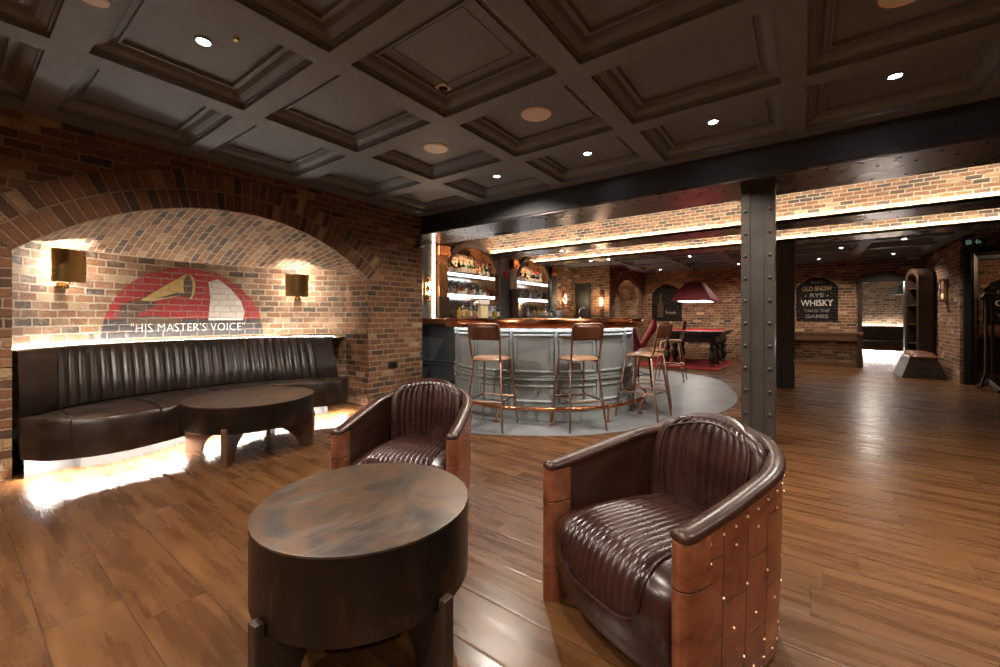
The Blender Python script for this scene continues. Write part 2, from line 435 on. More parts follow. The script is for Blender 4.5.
# ---------------------------------------------------------------- arch helpers
def arc_pts(y0, y1, z0, rise, n):
    h = (y1-y0)/2; R = (h*h+rise*rise)/(2*rise); zc = z0+rise-R; yc = (y0+y1)/2; a = math.asin(h/R)
    return [(yc+R*math.sin(-a+2*a*k/n), zc+R*math.cos(-a+2*a*k/n)) for k in range(n+1)], R, yc, zc, a
def wall_arch(name, fixed, axis, s0, s1, z1, openings, mat='brick', z0=0.0, flipn=False):
    """wall plane at axis=fixed from s0..s1 with arched openings (a0,a1,zbottom,zspring,rise)"""
    m = MB()
    P = (lambda s, z: (fixed, s, z)) if axis == 'x' else (lambda s, z: (s, fixed, z))
    def quad(a, b, c, d): k = m.pt(P(*a), P(*b), P(*c), P(*d)); m.face((k, k+1, k+2, k+3), [a, b, c, d])
    cur = s0
    for a0, a1, zb, zs, rise in sorted(openings):
        quad((cur, z0), (a0, z0), (a0, z1), (cur, z1))
        if zb > z0: quad((a0, z0), (a1, z0), (a1, zb), (a0, zb))
        pts = arc_pts(a0, a1, zs, rise, 24)[0] if rise > 0 else [(a0, zs), (a1, zs)]
        for p, q in zip(pts, pts[1:]): quad(p, q, (q[0], z1), (p[0], z1))
        cur = a1
    quad((cur, z0), (s1, z0), (s1, z1), (cur, z1))
    return struct(m.build(name, mat))
def reveal(name, fixed, axis, depth, a0, a1, zb, zs, rise, mat='brick', parent=None, sill=True):
    m = MB(); pts = arc_pts(a0, a1, zs, rise, 24)[0] if rise > 0 else [(a0, zs), (a1, zs)]
    path = [(a0, zb)]+pts+[(a1, zb)]+([(a0, zb)] if sill else [])
    L = 0; rows = [[], []]; uv = [[], []]
    for i, p in enumerate(path):
        if i: L += math.hypot(p[0]-path[i-1][0], p[1]-path[i-1][1])
        for q in (0, 1):
            f = fixed+depth*q
            rows[q].append((f, p[0], p[1]) if axis == 'x' else (p[0], f, p[1])); uv[q].append((q*abs(depth), L))
    m.grid(rows, uv); o = m.build(name, mat, parent)
    return o if parent else struct(o)
def ring(name, fixed, axis, a0, a1, zs, rise, th, mat='brick_arch', proud=.012, sgn=1):
    pts, R, yc, zc, a = arc_pts(a0, a1, zs, rise, 40)
    m = MB(); n = 48; rows = []; uv = []
    for r, f in ((R, 0), (R, proud), (R+th*.5, proud), (R+th, proud), (R+th, 0)):
        row = []; u = []
        for k in range(n+1):
            q = -a+2*a*k/n; s = yc+r*math.sin(q); z = zc+r*math.cos(q)
            row.append((fixed+sgn*f, s, z) if axis == 'x' else (s, fixed+sgn*f, z)); u.append((r-R, q*(R+th*.5)))
        rows.append(row); uv.append(u)
    m.grid(rows, uv); return struct(m.build(name, mat))
# ---------------------------------------------------------------- walls
wall_arch('wall_left', XL, 'x', YF, 4.27, HC+.1, [(NY0, NY1, 0, NS, NR)])
ring('trim_1', XL, 'x', NY0, NY1, NS, NR, .34)
m = MB()
m.v = [(XL, 4.27, 0), (XB, 4.27, 0), (XB, 4.27, 2.9), (XL, 4.27, 2.9)]; m.f = [(0, 1, 2, 3)]; m.build('wall_left_return', 'wing')['kind'] = 'structure'
BAY = [(5.22, 6.64), (7.43, 8.78)]
wall_arch('wall_bar', XB, 'x', 4.27, 10.2, 3.0, [(a, b, .92, 2.05, .42) for a, b in BAY], 'brick')
wall_arch('wall_alcove', 10.2, 'y', XB, -4.0, 3.0, [(-4.97, -4.5, 0, 2.05, 0)], 'brick')
wall_arch('wall_alcove_side', -4.0, 'x', 10.2, YB, 3.0, [(10.6, 12.45, .98, 1.7, .5)], 'brick')
wall_arch('wall_back', YB, 'y', -4.0, 2.75, 3.0, [(1.13, 1.88, 0, 2.0, .1)], 'brick')
m = MB(); m.v = [(2.2, 10.5, 0), (2.2, YB, 0), (2.2, YB, 3), (2.2, 10.5, 3)]; m.f = [(0, 1, 2, 3)]; struct(m.build('wall_right', 'brick', planar=wuv))
wall_arch('wall_doorway', 10.5, 'y', 2.2, 5.2, 3.0, [(2.27, 3.6, 0, 2.32, 0)], 'brick')
m = MB(); m.v = [(XR, YF, 0), (XR, 10.5, 0), (XR, 10.5, 3), (XR, YF, 3)]; m.f = [(0, 1, 2, 3)]; struct(m.build('wall_right_side', 'brick', planar=wuv))
m = MB(); m.v = [(XL, YF, 0), (XR, YF, 0), (XR, YF, 3), (XL, YF, 3)]; m.f = [(0, 1, 2, 3)]; struct(m.build('wall_front', 'brick', planar=wuv))
# rooms beyond the openings
m = MB(); m.bb(.3, 2.75, 17.5, 17.6, 0, 3); m.bb(.2, .3, YB+.03, 17.5, 0, 3); m.bb(2.72, 2.82, YB+.03, 17.5, 0, 3)
struct(m.build('wall_snug', 'brick_pale', planar=wuv))
m = MB(); m.bb(.2, 5.4, YB+.02, 17.6, 2.38, 2.45); struct(m.build('ceiling_snug', 'ceiling'))
m = MB(); m.bb(2.82, 5.4, 13.5, 13.6, 0, 3); m.bb(5.2, 5.3, 10.5, 13.6, 0, 3); m.bb(2.2, 5.4, 10.52, 13.5, 2.5, 2.55)
struct(m.build('wall_lobby', 'brick', planar=wuv))
# door opening reveals
reveal('trim_2', YB, 'y', .35, 1.13, 1.88, 0, 2.0, .1, 'wood_dark', sill=False)
reveal('trim_3', 10.5, 'y', .2, 2.27, 3.6, 0, 2.32, 0, 'wood_dark', sill=False)
m = MB(); m.bb(2.235, 2.33, 10.44, 10.52, 0, 2.36); m.bb(2.33, 3.6, 10.44, 10.52, 2.26, 2.36); struct(m.build('trim_4', 'black', bevel=.006))
# alcove niche
reveal('trim_5', -4.0, 'x', -.5, 10.6, 12.45, .98, 1.7, .5, 'brick_pale')
m = MB(); m.v = [(-4.5, 10.5, .9), (-4.5, 12.55, .9), (-4.5, 12.55, 2.4), (-4.5, 10.5, 2.4)]; m.f = [(0, 1, 2, 3)]; struct(m.build('wall_alcove_niche', 'brick_pale', planar=wuv))
ring('trim_6', -4.0, 'x', 10.6, 12.45, 1.7, .5, .2, proud=.01)

# ---------------------------------------------------------------- niche (curved back wall + vault)
W, WL = smoothcurve([(-5.06, NY0), (-5.38, .62), (-5.62, 1.05), (-5.75, 1.78), (-5.63, 2.5), (-5.36, 3.02), (-5.07, NY1)], 72)
ZV = 1.80
m = MB(); rows = []; uv = []
for z in (0, ZV+.02):
    rows.append([(x, y, z) for x, y in W]); uv.append([(WL*k/72, z) for k in range(73)])
m.grid(rows, uv, flip=True); struct(m.build('wall_niche', 'brick_pale', smooth=True))
m = MB()
for (x, y) in (W[0], W[-1]):
    k = m.pt((XL, y, 0), (x, y, 0), (x, y, ZV+.02), (XL, y, NS)); m.face((k, k+1, k+2, k+3), [(XL, 0), (x, 0), (x, ZV+.02), (XL, NS)])
struct(m.build('wall_niche_side', 'brick'))
m = MB(); front = arc_pts(NY0, NY1, NS, NR, 72)[0]; rows = []; uv = []; K = 14
for i in range(K+1):
    f = i/K; e = f*(2-f)
    rows.append([(XL*(1-f)+W[k][0]*f, front[k][0]*(1-f)+W[k][1]*f, front[k][1]*(1-f**1.25)+ZV*f**1.25) for k in range(73)])
    uv.append([(f*1.15, k*3.5/72) for k in range(73)])
m.grid(rows, uv); struct(m.build('ceiling_niche_vault', 'brick_vault', smooth=True))

# ---------------------------------------------------------------- coffered ceiling
COLS = [(-4.35, -3.415), (-3.25, -2.305), (-2.155, -1.205), (-1.06, -.11), (.02, .96), (1.10, 2.05), (2.19, 3.13)]
ROWS = [(-2.35, -1.55), (-1.4, -.6), (-.45, .35), (.50, 1.30), (1.44, 2.24), (2.39, 3.18), (3.33, 4.11)]
def coffers(name, xs, ys, X0, X1, Y0, Y1, z, prof, mat):
    m = MB()
    gx = [X0]+[v for c in xs for v in c]+[X1]; gy = [Y0]+[v for c in ys for v in c]+[Y1]
    for i in range(len(gx)-1):
        for j in range(len(gy)-1):
            if i % 2 and j % 2: continue
            k = m.pt((gx[i], gy[j], z), (gx[i+1], gy[j], z), (gx[i+1], gy[j+1], z), (gx[i], gy[j+1], z)); m.f.append((k+3, k+2, k+1, k))
    for x0, x1 in xs:
        for y0, y1 in ys:
            loops = [[(x0+a, y0+a, z+h), (x1-a, y0+a, z+h), (x1-a, y1-a, z+h), (x0+a, y1-a, z+h)] for a, h in prof]
            m.grid(loops, wrap=True); k = len(m.v)-4; m.f.append((k, k+1, k+2, k+3))
    o = m.build(name, mat); return struct(o)
PROF = [(0, 0), (-.0, .028), (.012, .028), (.014, .040), (.035, .046), (.058, .060), (.072, .080), (.076, .088), (.10, .088), (.102, .075), (.116, .075), (.120, .098), (.125, .098)]
coffers('ceiling', COLS, ROWS, XL, XR, YF, B1, HC, PROF, 'ceiling')
xs2 = [(-3.6+1.15*k, -2.62+1.15*k) for k in range(6)]; ys2 = [(8.75, 9.7), (9.85, 10.8), (10.95, 11.9), (12.05, 12.8)]
coffers('ceiling_games', xs2, ys2, XB, XR, B3b, YB+.01, ZC2, [(0, 0), (0, .03), (.05, .05), (.08, .09)], 'ceiling')
# beams
def beam(y0, y1, name, label, led=False, fascia=False):
    t = thing(name, label, 'beam', (-.7, y0, ZS))
    X0, X1 = -4.3, 4.3
    m = MB()
    for r, yy in ((0, .09), (1, y1-y0-.09), (2, (y1-y0)*.5 if not fascia else .25)):
        if r == 2 and not fascia: continue
        k = 0; x = X0+.1+(.11 if r else 0)
        while x < X1-.1:
            m.dome((x, yy, 0), .0125, (0, 0, -1), .45, 8); x += .22
    m.build('bolts', 'black', t)
    m = MB(); m.bb(X0, X1, 0, y1-y0, 0, .018); m.build('soffit_plate', 'steel_soffit', t)
    if fascia:
        m = MB(); m.bb(X0, X1, .012, y1-y0-.01, .018, .29); m.bb(X0, X1, -.012, .012, .018, .055); m.bb(X0, X1, -.004, .02, .25, .262); m.build('fascia', 'fascia', t, bevel=.003)
    else:
        m = MB(); m.bb(X0, X1, .10, y1-y0-.04, .018, .5); m.build('web', 'steel', t)
        m = MB(); m.bb(X0, X1, .0, .02, .0, .035); m.build('lip', 'steel', t)
    if led:
        m = MB(); m.bb(X0, X1, .03, .045, .028, .036); m.build('led_strip', 'led_beam', t)
    return t
beam(B1, B1b, 'ceiling_beam', 'nearest wide ceiling beam with dark fascia and riveted steel soffit above the column', fascia=True)
beam(B2, B2b, 'ceiling_beam', 'middle riveted steel beam with glowing brick strip above its front edge', led=True)
beam(B3, B3b, 'ceiling_beam', 'furthest riveted steel beam with glowing brick strip, over the rear column', led=True)
def jack(name, y0, y1):
    m = MB(); rows = []; uv = []; L = 0; n = 22; last = None
    for k in range(n+1):
        q = PI*k/n; c = math.cos(q); y = (y0+y1)/2-(y1-y0)/2*math.copysign(abs(c)**.7, c); z = ZS+.03+.40*math.sin(q)**.75
        if last: L += math.hypot(y-last[0], z-last[1])
        last = (y, z); rows.append([(XB, y, z), (XR, y, z)]); uv.append([(XB*1.4, L*1.4), (XR*1.4, L*1.4)])
    m.grid(rows, uv); struct(m.build(name, 'brick_vault', smooth=True))
jack('ceiling_vault_1', B1b-.04, B2+.055); jack('ceiling_vault_2', B2b-.06, B3+.055)
# ---------------------------------------------------------------- columns
def column(y, label, w=.26, x=-.33):
    t = thing('steel_column', label, 'column', (x, y+w/2, 0))
    h = w/2; m = MB(); m.bb(-h+.012, h-.012, -h+.012, h-.012, 0, ZS); m.build('core', 'steel', t)
    for sx in (-1, 1):
        m = MB(); x0, x1 = sorted((sx*h, sx*(h-.072)))
        m.bb(x0, x1, -h, h, 0, ZS-.002)
        for k in range(12):
            z = .08+k*.205
            for sy in (-1, 1): m.dome((sx*(h-.036), sy*h, z), .0145, (0, sy, 0), .6, 10)
        m.build('riveted_flange', 'steel', t, bevel=.003)
    m = MB(); m.bb(-h-.01, h+.01, -h-.01, h+.01, ZS-.02, ZS-.002); m.build('cap_plate', 'steel', t)
    return t
column(4.39, 'tall riveted steel column rising behind the nearest armchair'); column(8.19, 'second riveted steel column standing further back beside the games area', x=-.235)

# ---------------------------------------------------------------- mural on the niche wall
def wpos(s, z, off=.004):
    f = max(0, min(71.999, s/WL*72)); i = int(f); a = Vector(W[i]); b = Vector(W[i+1]); p = a.lerp(b, f-i); t = (b-a).normalized()
    return (p.x+t.y*off, p.y-t.x*off, z)
def near_s(Y): return min(range(73), key=lambda k: abs(W[k][1]-Y))*WL/72
SM = near_s(1.70)
def mural_strip(m, s0, s1, lo, hi, off, n=30, rows=3):
    R = []; U = []
    for i in range(rows+1):
        r = []; u = []
        for k in range(n+1):
            s = s0+(s1-s0)*k/n; a, b = lo(s), hi(s); z = a+(b-a)*i/rows
            r.append(wpos(SM+s, z, off)); u.append((SM+s, z))
        R.append(r); U.append(u)
    m.grid(R, U, flip=False); return m
def mural_poly(m, pts, off):
    k = len(m.v); P = []
    for a, b in zip(pts, pts[1:]+pts[:1]):
        nseg = max(1, int(math.hypot(b[0]-a[0], b[1]-a[1])/.05))
        for q in range(nseg): P.append((a[0]+(b[0]-a[0])*q/nseg, a[1]+(b[1]-a[1])*q/nseg))
    lo = min(p[0] for p in pts); hi = max(p[0] for p in pts); ns = max(1, int((hi-lo)/.035)+1)
    def clip(pl, x, sgn):
        out = []
        for p, q in zip(pl, pl[1:]+pl[:1]):
            a, b = sgn*(p[0]-x), sgn*(q[0]-x)
            if a >= 0: out.append(p)
            if a*b < 0: f = a/(a-b); out.append((x, p[1]+(q[1]-p[1])*f))
        return out
    for j in range(ns):
        pl = clip(pts, lo+(hi-lo)*j/ns, 1)
        if len(pl) > 2: pl = clip(pl, lo+(hi-lo)*(j+1)/ns, -1)
        if len(pl) < 3: continue
        k = len(m.v); m.v.extend([wpos(SM+s, z, off) for s, z in pl])
        for tri in tessellate_polygon([[Vector((a, b, 0)) for a, b in pl]]): m.face([k+i for i in tri], [(SM+pl[i][0], pl[i][1]) for i in tri])
    return m
MZ, MRd = .935, .79
mural = thing('wall_mural', 'painted half-circle mural of a golden horn on red with white lettering, above the sofa', 'mural', wpos(SM, MZ, 0))
def mpart(name, mb, mat):
    o = mb.build(name, mat, mural); o.location = -Vector(mural.location); return o
mpart('red_field', mural_strip(MB(), -MRd*.965, MRd*.965, lambda s: MZ+.2, lambda s: MZ+max(.2, math.sqrt(max(0, MRd**2-s*s))), .004, 60, 4), 'paint_red')
mpart('black_band', mural_strip(MB(), -MRd, MRd, lambda s: MZ, lambda s: MZ+min(.2, math.sqrt(max(0, MRd**2-s*s))), .004, 60, 1), 'paint_black')
mpart('brown_plinth', mural_poly(MB(), [(-.60, 1.125), (-.55, 1.16), (-.30, 1.17), (-.05, 1.13), (-.1, 1.06), (-.5, 1.06)], .0045), 'paint_brown')
mpart('horn_base', mural_poly(MB(), [(-.66, 1.14), (-.62, 1.30), (-.50, 1.33), (-.34, 1.36), (-.30, 1.28), (-.44, 1.22), (-.5, 1.14)], .005), 'paint_brown')
mpart('horn', mural_poly(MB(), [(-.45, 1.34), (-.10, 1.60), (-.02, 1.66), (.04, 1.60), (.03, 1.40), (-.10, 1.40), (-.34, 1.33)], .0055), 'paint_gold')
mpart('horn_shadow', mural_poly(MB(), [(-.36, 1.345), (-.10, 1.44), (.0, 1.42), (.0, 1.40), (-.12, 1.40)], .006), 'paint_brown')
mpart('horn_mouth', mural_poly(MB(), [(-.0+.05*math.cos(a), 1.51+.135*math.sin(a)) for a in [2*PI*k/18 for k in range(18)]], .0062), 'paint_brown')
mpart('horn_rim', mural_poly(MB(), [(.012+.055*math.cos(a), 1.51+.145*math.sin(a)) for a in [PI*(-.5+k/10) for k in range(11)]]+[(.012+.03*math.cos(a), 1.51+.125*math.sin(a)) for a in [PI*(.5-k/10) for k in range(11)]], .0066), 'paint_gold')
mpart('pale_patch', mural_poly(MB(), [(.20, 1.12), (.22, 1.40), (.20, 1.58), (.30, 1.62), (.42, 1.52), (.54, 1.36), (.58, 1.22), (.56, 1.12)], .005), 'paint_cream')
def text_mesh(body, size, bold=0.0, spacing=1.0):
    cu = bpy.data.curves.new('lettering', 'FONT'); cu.body = body; cu.size = size; cu.align_x = 'CENTER'; cu.align_y = 'BOTTOM'; cu.offset = bold; cu.space_character = spacing; cu.resolution_u = 3
    o = bpy.data.objects.new('lettering', cu); C.objects.link(o)
    me = bpy.data.meshes.new_from_object(o.evaluated_get(bpy.context.evaluated_depsgraph_get())); bpy.data.objects.remove(o)
    V = [(v.co.x, v.co.y) for v in me.vertices]; F = [tuple(p.vertices) for p in me.polygons]; return V, F
def serifs(V, F, size, ext=.1):
    """slab serifs on narrow stroke ends at the baseline and cap line"""
    out = []
    for yy in (0, max(v[1] for v in V if v[1] < size*.76)):
        xs = sorted(v[0] for v in V if abs(v[1]-yy) < size*.012); cl = []
        for x in xs:
            if cl and x-cl[-1][1] < size*.13 and x-cl[-1][0] < size*.22: cl[-1][1] = x
            else: cl.append([x, x])
        for a, b in cl:
            if size*.05 < b-a < size*.17: out.append((a-size*ext, b+size*ext, yy, yy+size*.05*(1 if yy == 0 else -1)))
    V = list(V); F = list(F)
    for a, b, y0, y1 in out:
        k = len(V); V += [(a, min(y0, y1)), (b, min(y0, y1)), (b, max(y0, y1)), (a, max(y0, y1))]; F.append((k, k+1, k+2, k+3))
    return V, F
bpy.context.view_layer.update()
V, F = text_mesh('"HIS MASTER\'S VOICE"', .135, -.0015, 1.06)
V, F = serifs(V, F, .135, .045); xw = max(v[0] for v in V)
m = MB(); k = 0
for x, y in V: m.v.append(wpos(SM+x*(.56/xw)+.02, MZ+.035+y, .012))
for f in F: m.face(f, [(SM+V[i][0], MZ+V[i][1]) for i in f])
mpart('lettering', m, 'paint_chalk')

# ---------------------------------------------------------------- sofa in the niche
N = 84
BF, _ = smoothcurve([(-4.74, .345), (-5.02, .62), (-5.22, 1.0), (-5.33, 1.7), (-5.22, 2.3), (-5.02, 2.68), (-4.72, 2.98)], N)
BT, _ = smoothcurve([(-4.90, .345), (-5.20, .66), (-5.42, 1.05), (-5.53, 1.75), (-5.42, 2.42), (-5.20, 2.75), (-4.90, 2.98)], N)
SF, _ = smoothcurve([(-4.52, .345), (-4.30, .48), (-4.17, .80), (-4.27, 1.22), (-4.50, 1.62), (-4.60, 2.0), (-4.52, 2.4), (-4.38, 2.68), (-4.38, 2.86), (-4.52, 3.0)], N)
sofa = thing('banquette_sofa', 'long curved dark brown leather banquette with ribbed back in the brick niche', 'sofa', (-4.9, 1.7, 0))
inv = -Vector(sofa.location)
def spart(name, mb, mat, **kw): o = mb.build(name, mat, sofa, **kw); o.location = inv; return o
# backrest with vertical channels
m = MB(); RIB = 30; NN = N*5
BF2, _ = smoothcurve(BF[::6], NN); BT2, _ = smoothcurve(BT[::6], NN); BR2 = offset(BT2, -.10); BFb = offset(BF2, -.28)
rows = []
for q, (f, zz) in enumerate([(0, .40), (.03, .46), (.25, .58), (.5, .70), (.75, .81), (.93, .885), (1.0, .905)]):
    r = []
    for k in range(NN+1):
        a, b = BF2[k], BT2[k]; fr = k/NN
        rib = abs(math.sin(fr*PI*34))**.6*.018 if .10 < fr < .93 else .018
        if f >= .99 or f == 0: rib *= .3
        dx, dy = BT2[k][0]-BR2[k][0], BT2[k][1]-BR2[k][1]; l = math.hypot(dx, dy)
        r.append((a[0]+(b[0]-a[0])*f+dx/l*rib, a[1]+(b[1]-a[1])*f+dy/l*rib, zz))
    rows.append(r)
rows.append([(x, y, .90) for x, y in BR2]); rows.append([(x, y, .05) for x, y in BR2])
m.grid(rows)
for k in (0, NN): m.f.append(tuple(i*(NN+1)+k for i in range(len(rows))))
spart('backrest', m, 'leather_sofa', smooth=60)
# seat
def back_of(k): return BF[k]
m = MB(); rows = []
for (f, z) in [(-.12, .30), (-.02, .385), (.3, .41), (.7, .425), (.92, .425), (.98, .41), (1.0, .38), (1.0, .17), (.993, .135), (.975, .133), (.97, .16), (.8, .16)]:
    rows.append([(BF[k][0]+(SF[k][0]-BF[k][0])*f, BF[k][1]+(SF[k][1]-BF[k][1])*f, z+(.002*math.sin(k*.9) if z > .4 else 0)) for k in range(N+1)])
m.grid(rows)
for k in (0, N): m.f.append(tuple(i*(N+1)+k for i in range(len(rows))))
spart('seat', m, 'leather_sofa', smooth=40)
for fr in (.12, .30, .50, .68, .86):
    k = int(fr*N); m = MB(); pth = []
    for (f, z) in [(.02, .395), (.3, .416), (.7, .431), (.92, .431), (.985, .416), (1.006, .38), (1.006, .17)]:
        pth.append((BF[k][0]+(SF[k][0]-BF[k][0])*f, BF[k][1]+(SF[k][1]-BF[k][1])*f, z))
    m.tube(pth, .005, 6); spart('seam_piping', m, 'leather_sofa', smooth=True)
KF = [(-4.50, .36)]+offset(SF, -.27)[2:]; m = MB()
rows = [[(x, y, z) for x, y in KF] for z in (0, .158)]; m.grid(rows); spart('plinth', m, 'plinth')
KL = [(-4.46, .40)]+offset(SF, -.040)[2:]; KL2 = [(-4.50, .40)]+offset(SF, -.082)[2:]; m = MB(); m.grid([[(x, y, .150) for x, y in KL], [(x, y, .150) for x, y in KL2]]); spart('under_seat_light', m, 'led_kick')
LT = offset(BR2[::5], -.02); LT2 = offset(BR2[::5], -.045); m = MB(); m.grid([[(x, y, .905) for x, y in LT], [(x, y, .905) for x, y in LT2]]); spart('back_light', m, 'led')
# ledge behind sofa
m = MB(); k1 = [(x, y, .89) for x, y in BR2[::5]]; n5 = len(k1); W2, _ = smoothcurve(W[::4], n5-1)
m.grid([k1, [(x, y, .89) for x, y in W2]]); struct(m.build('trim_7', 'cream'))

# ---------------------------------------------------------------- sconces
def sconce(Y, z, label, label_c='wall lamp'):
    s = near_s(Y); p = Vector(wpos(s, z, 0)); q = Vector(wpos(s, z, .1)); d = (q-p).normalized(); rz = math.atan2(d.y, d.x)
    t = thing('wall_sconce', label, label_c, p, rz, 'brass sconces in the niche')
    m = MB(); R, Hh = .142, .145; n = 24; rows = []
    for z0, r in ((-Hh, R), (Hh, R), (Hh, R-.004), (-Hh, R-.004)):
        rows.append([(.075+r*.62*math.cos(a), r*math.sin(a), z0) for a in [-PI/2+PI*j/n for j in range(n+1)]])
    rows.append(rows[0]); m.grid(rows); m.build('shade', 'shade_brass', t, smooth=35)
    m = MB(); m.box((.012, 0, -.17), (.024, .07, .05)); m.tube([(.02, 0, -.17), (.07, 0, -.175), (.09, 0, -.15), (.09, 0, -.06)], .008); m.lathe([(.0, -.03), (.012, -.025), (.012, 0), (.0, .0)], (.07, 0, -.175), 10); m.build('bracket', 'brass', t, smooth=True)
    m = MB(); m.lathe([(0, -.06), (.02, -.04), (.022, 0), (0, .03)], (.085, 0, 0), 12); m.build('bulb', 'bulb', t, smooth=True)
    light('POINT', (.07, 0, .0), L_SCONCE, NEUT, t, .03)
sconce(.63, 1.615, 'aged brass half-round wall sconce at the left end of the niche')
sconce(2.86, 1.575, 'aged brass half-round wall sconce at the right end of the niche')

# ---------------------------------------------------------------- coffee tables
def coffee_table(loc, R, top, band, legs, label, leg_r):
    t = thing('drum_coffee_table', label, 'coffee table', loc)
    m = MB(); n = 72
    prof = [(R-.004, top-.012), (R, top-.008), (R, top-.001), (R-.006, top), (0.0001, top)]
    m.lathe(prof, n=n); m.build('table_top', 'table_top', t, smooth=30)
    m = MB(); m.lathe([(R-.02, top-band), (R-.003, top-band), (R, top-band+.004), (R, top-.010), (R-.02, top-.010)], n=n)
    m.lathe([(R-.021, top-band+.01), (R-.05, top-band+.012)], n=n); m.build('drum_band', 'table_side', t, smooth=30)
    m = MB(); m.lathe([(.0001, top-band+.008), (R-.01, top-band+.008)], n=n); m.build('underside', 'wood_dark', t)
    zb = top-band
    for a in legs:
        a = math.radians(a); c, s = math.cos(a), math.sin(a); L = leg_r
        prof2 = [(L, 0), (L, zb+.045), (R+.003, zb+.045), (R+.003, zb-.001), (.03, zb-.001), (.03, zb-.045)]
        for k in range(1, 9):
            q = k/8*PI/2; prof2.append((.03+(L-.16)*math.sin(q), (zb-.045)*math.cos(q)))
        prof2[-1] = (L-.13, 0)
        m = MB(); m.prism(prof2, -.021, .021, lambda r, z, h, c=c, s=s: (r*c-h*s, r*s+h*c, z)); m.build('leg', 'wood_dark' if R < .42 else 'wood_mid', t, bevel=.004)
    return t
coffee_table((-1.32, .95, 0), .38, .48, .265, (2, -87, 92, 182), 'round coffee table with a mottled copper top and dark metal drum, nearest the camera', .412)
coffee_table((-3.95, 1.65, 0), .5, .46, .21, (-44, 47, 137, 228), 'large round drum coffee table in front of the niche sofa', .52)

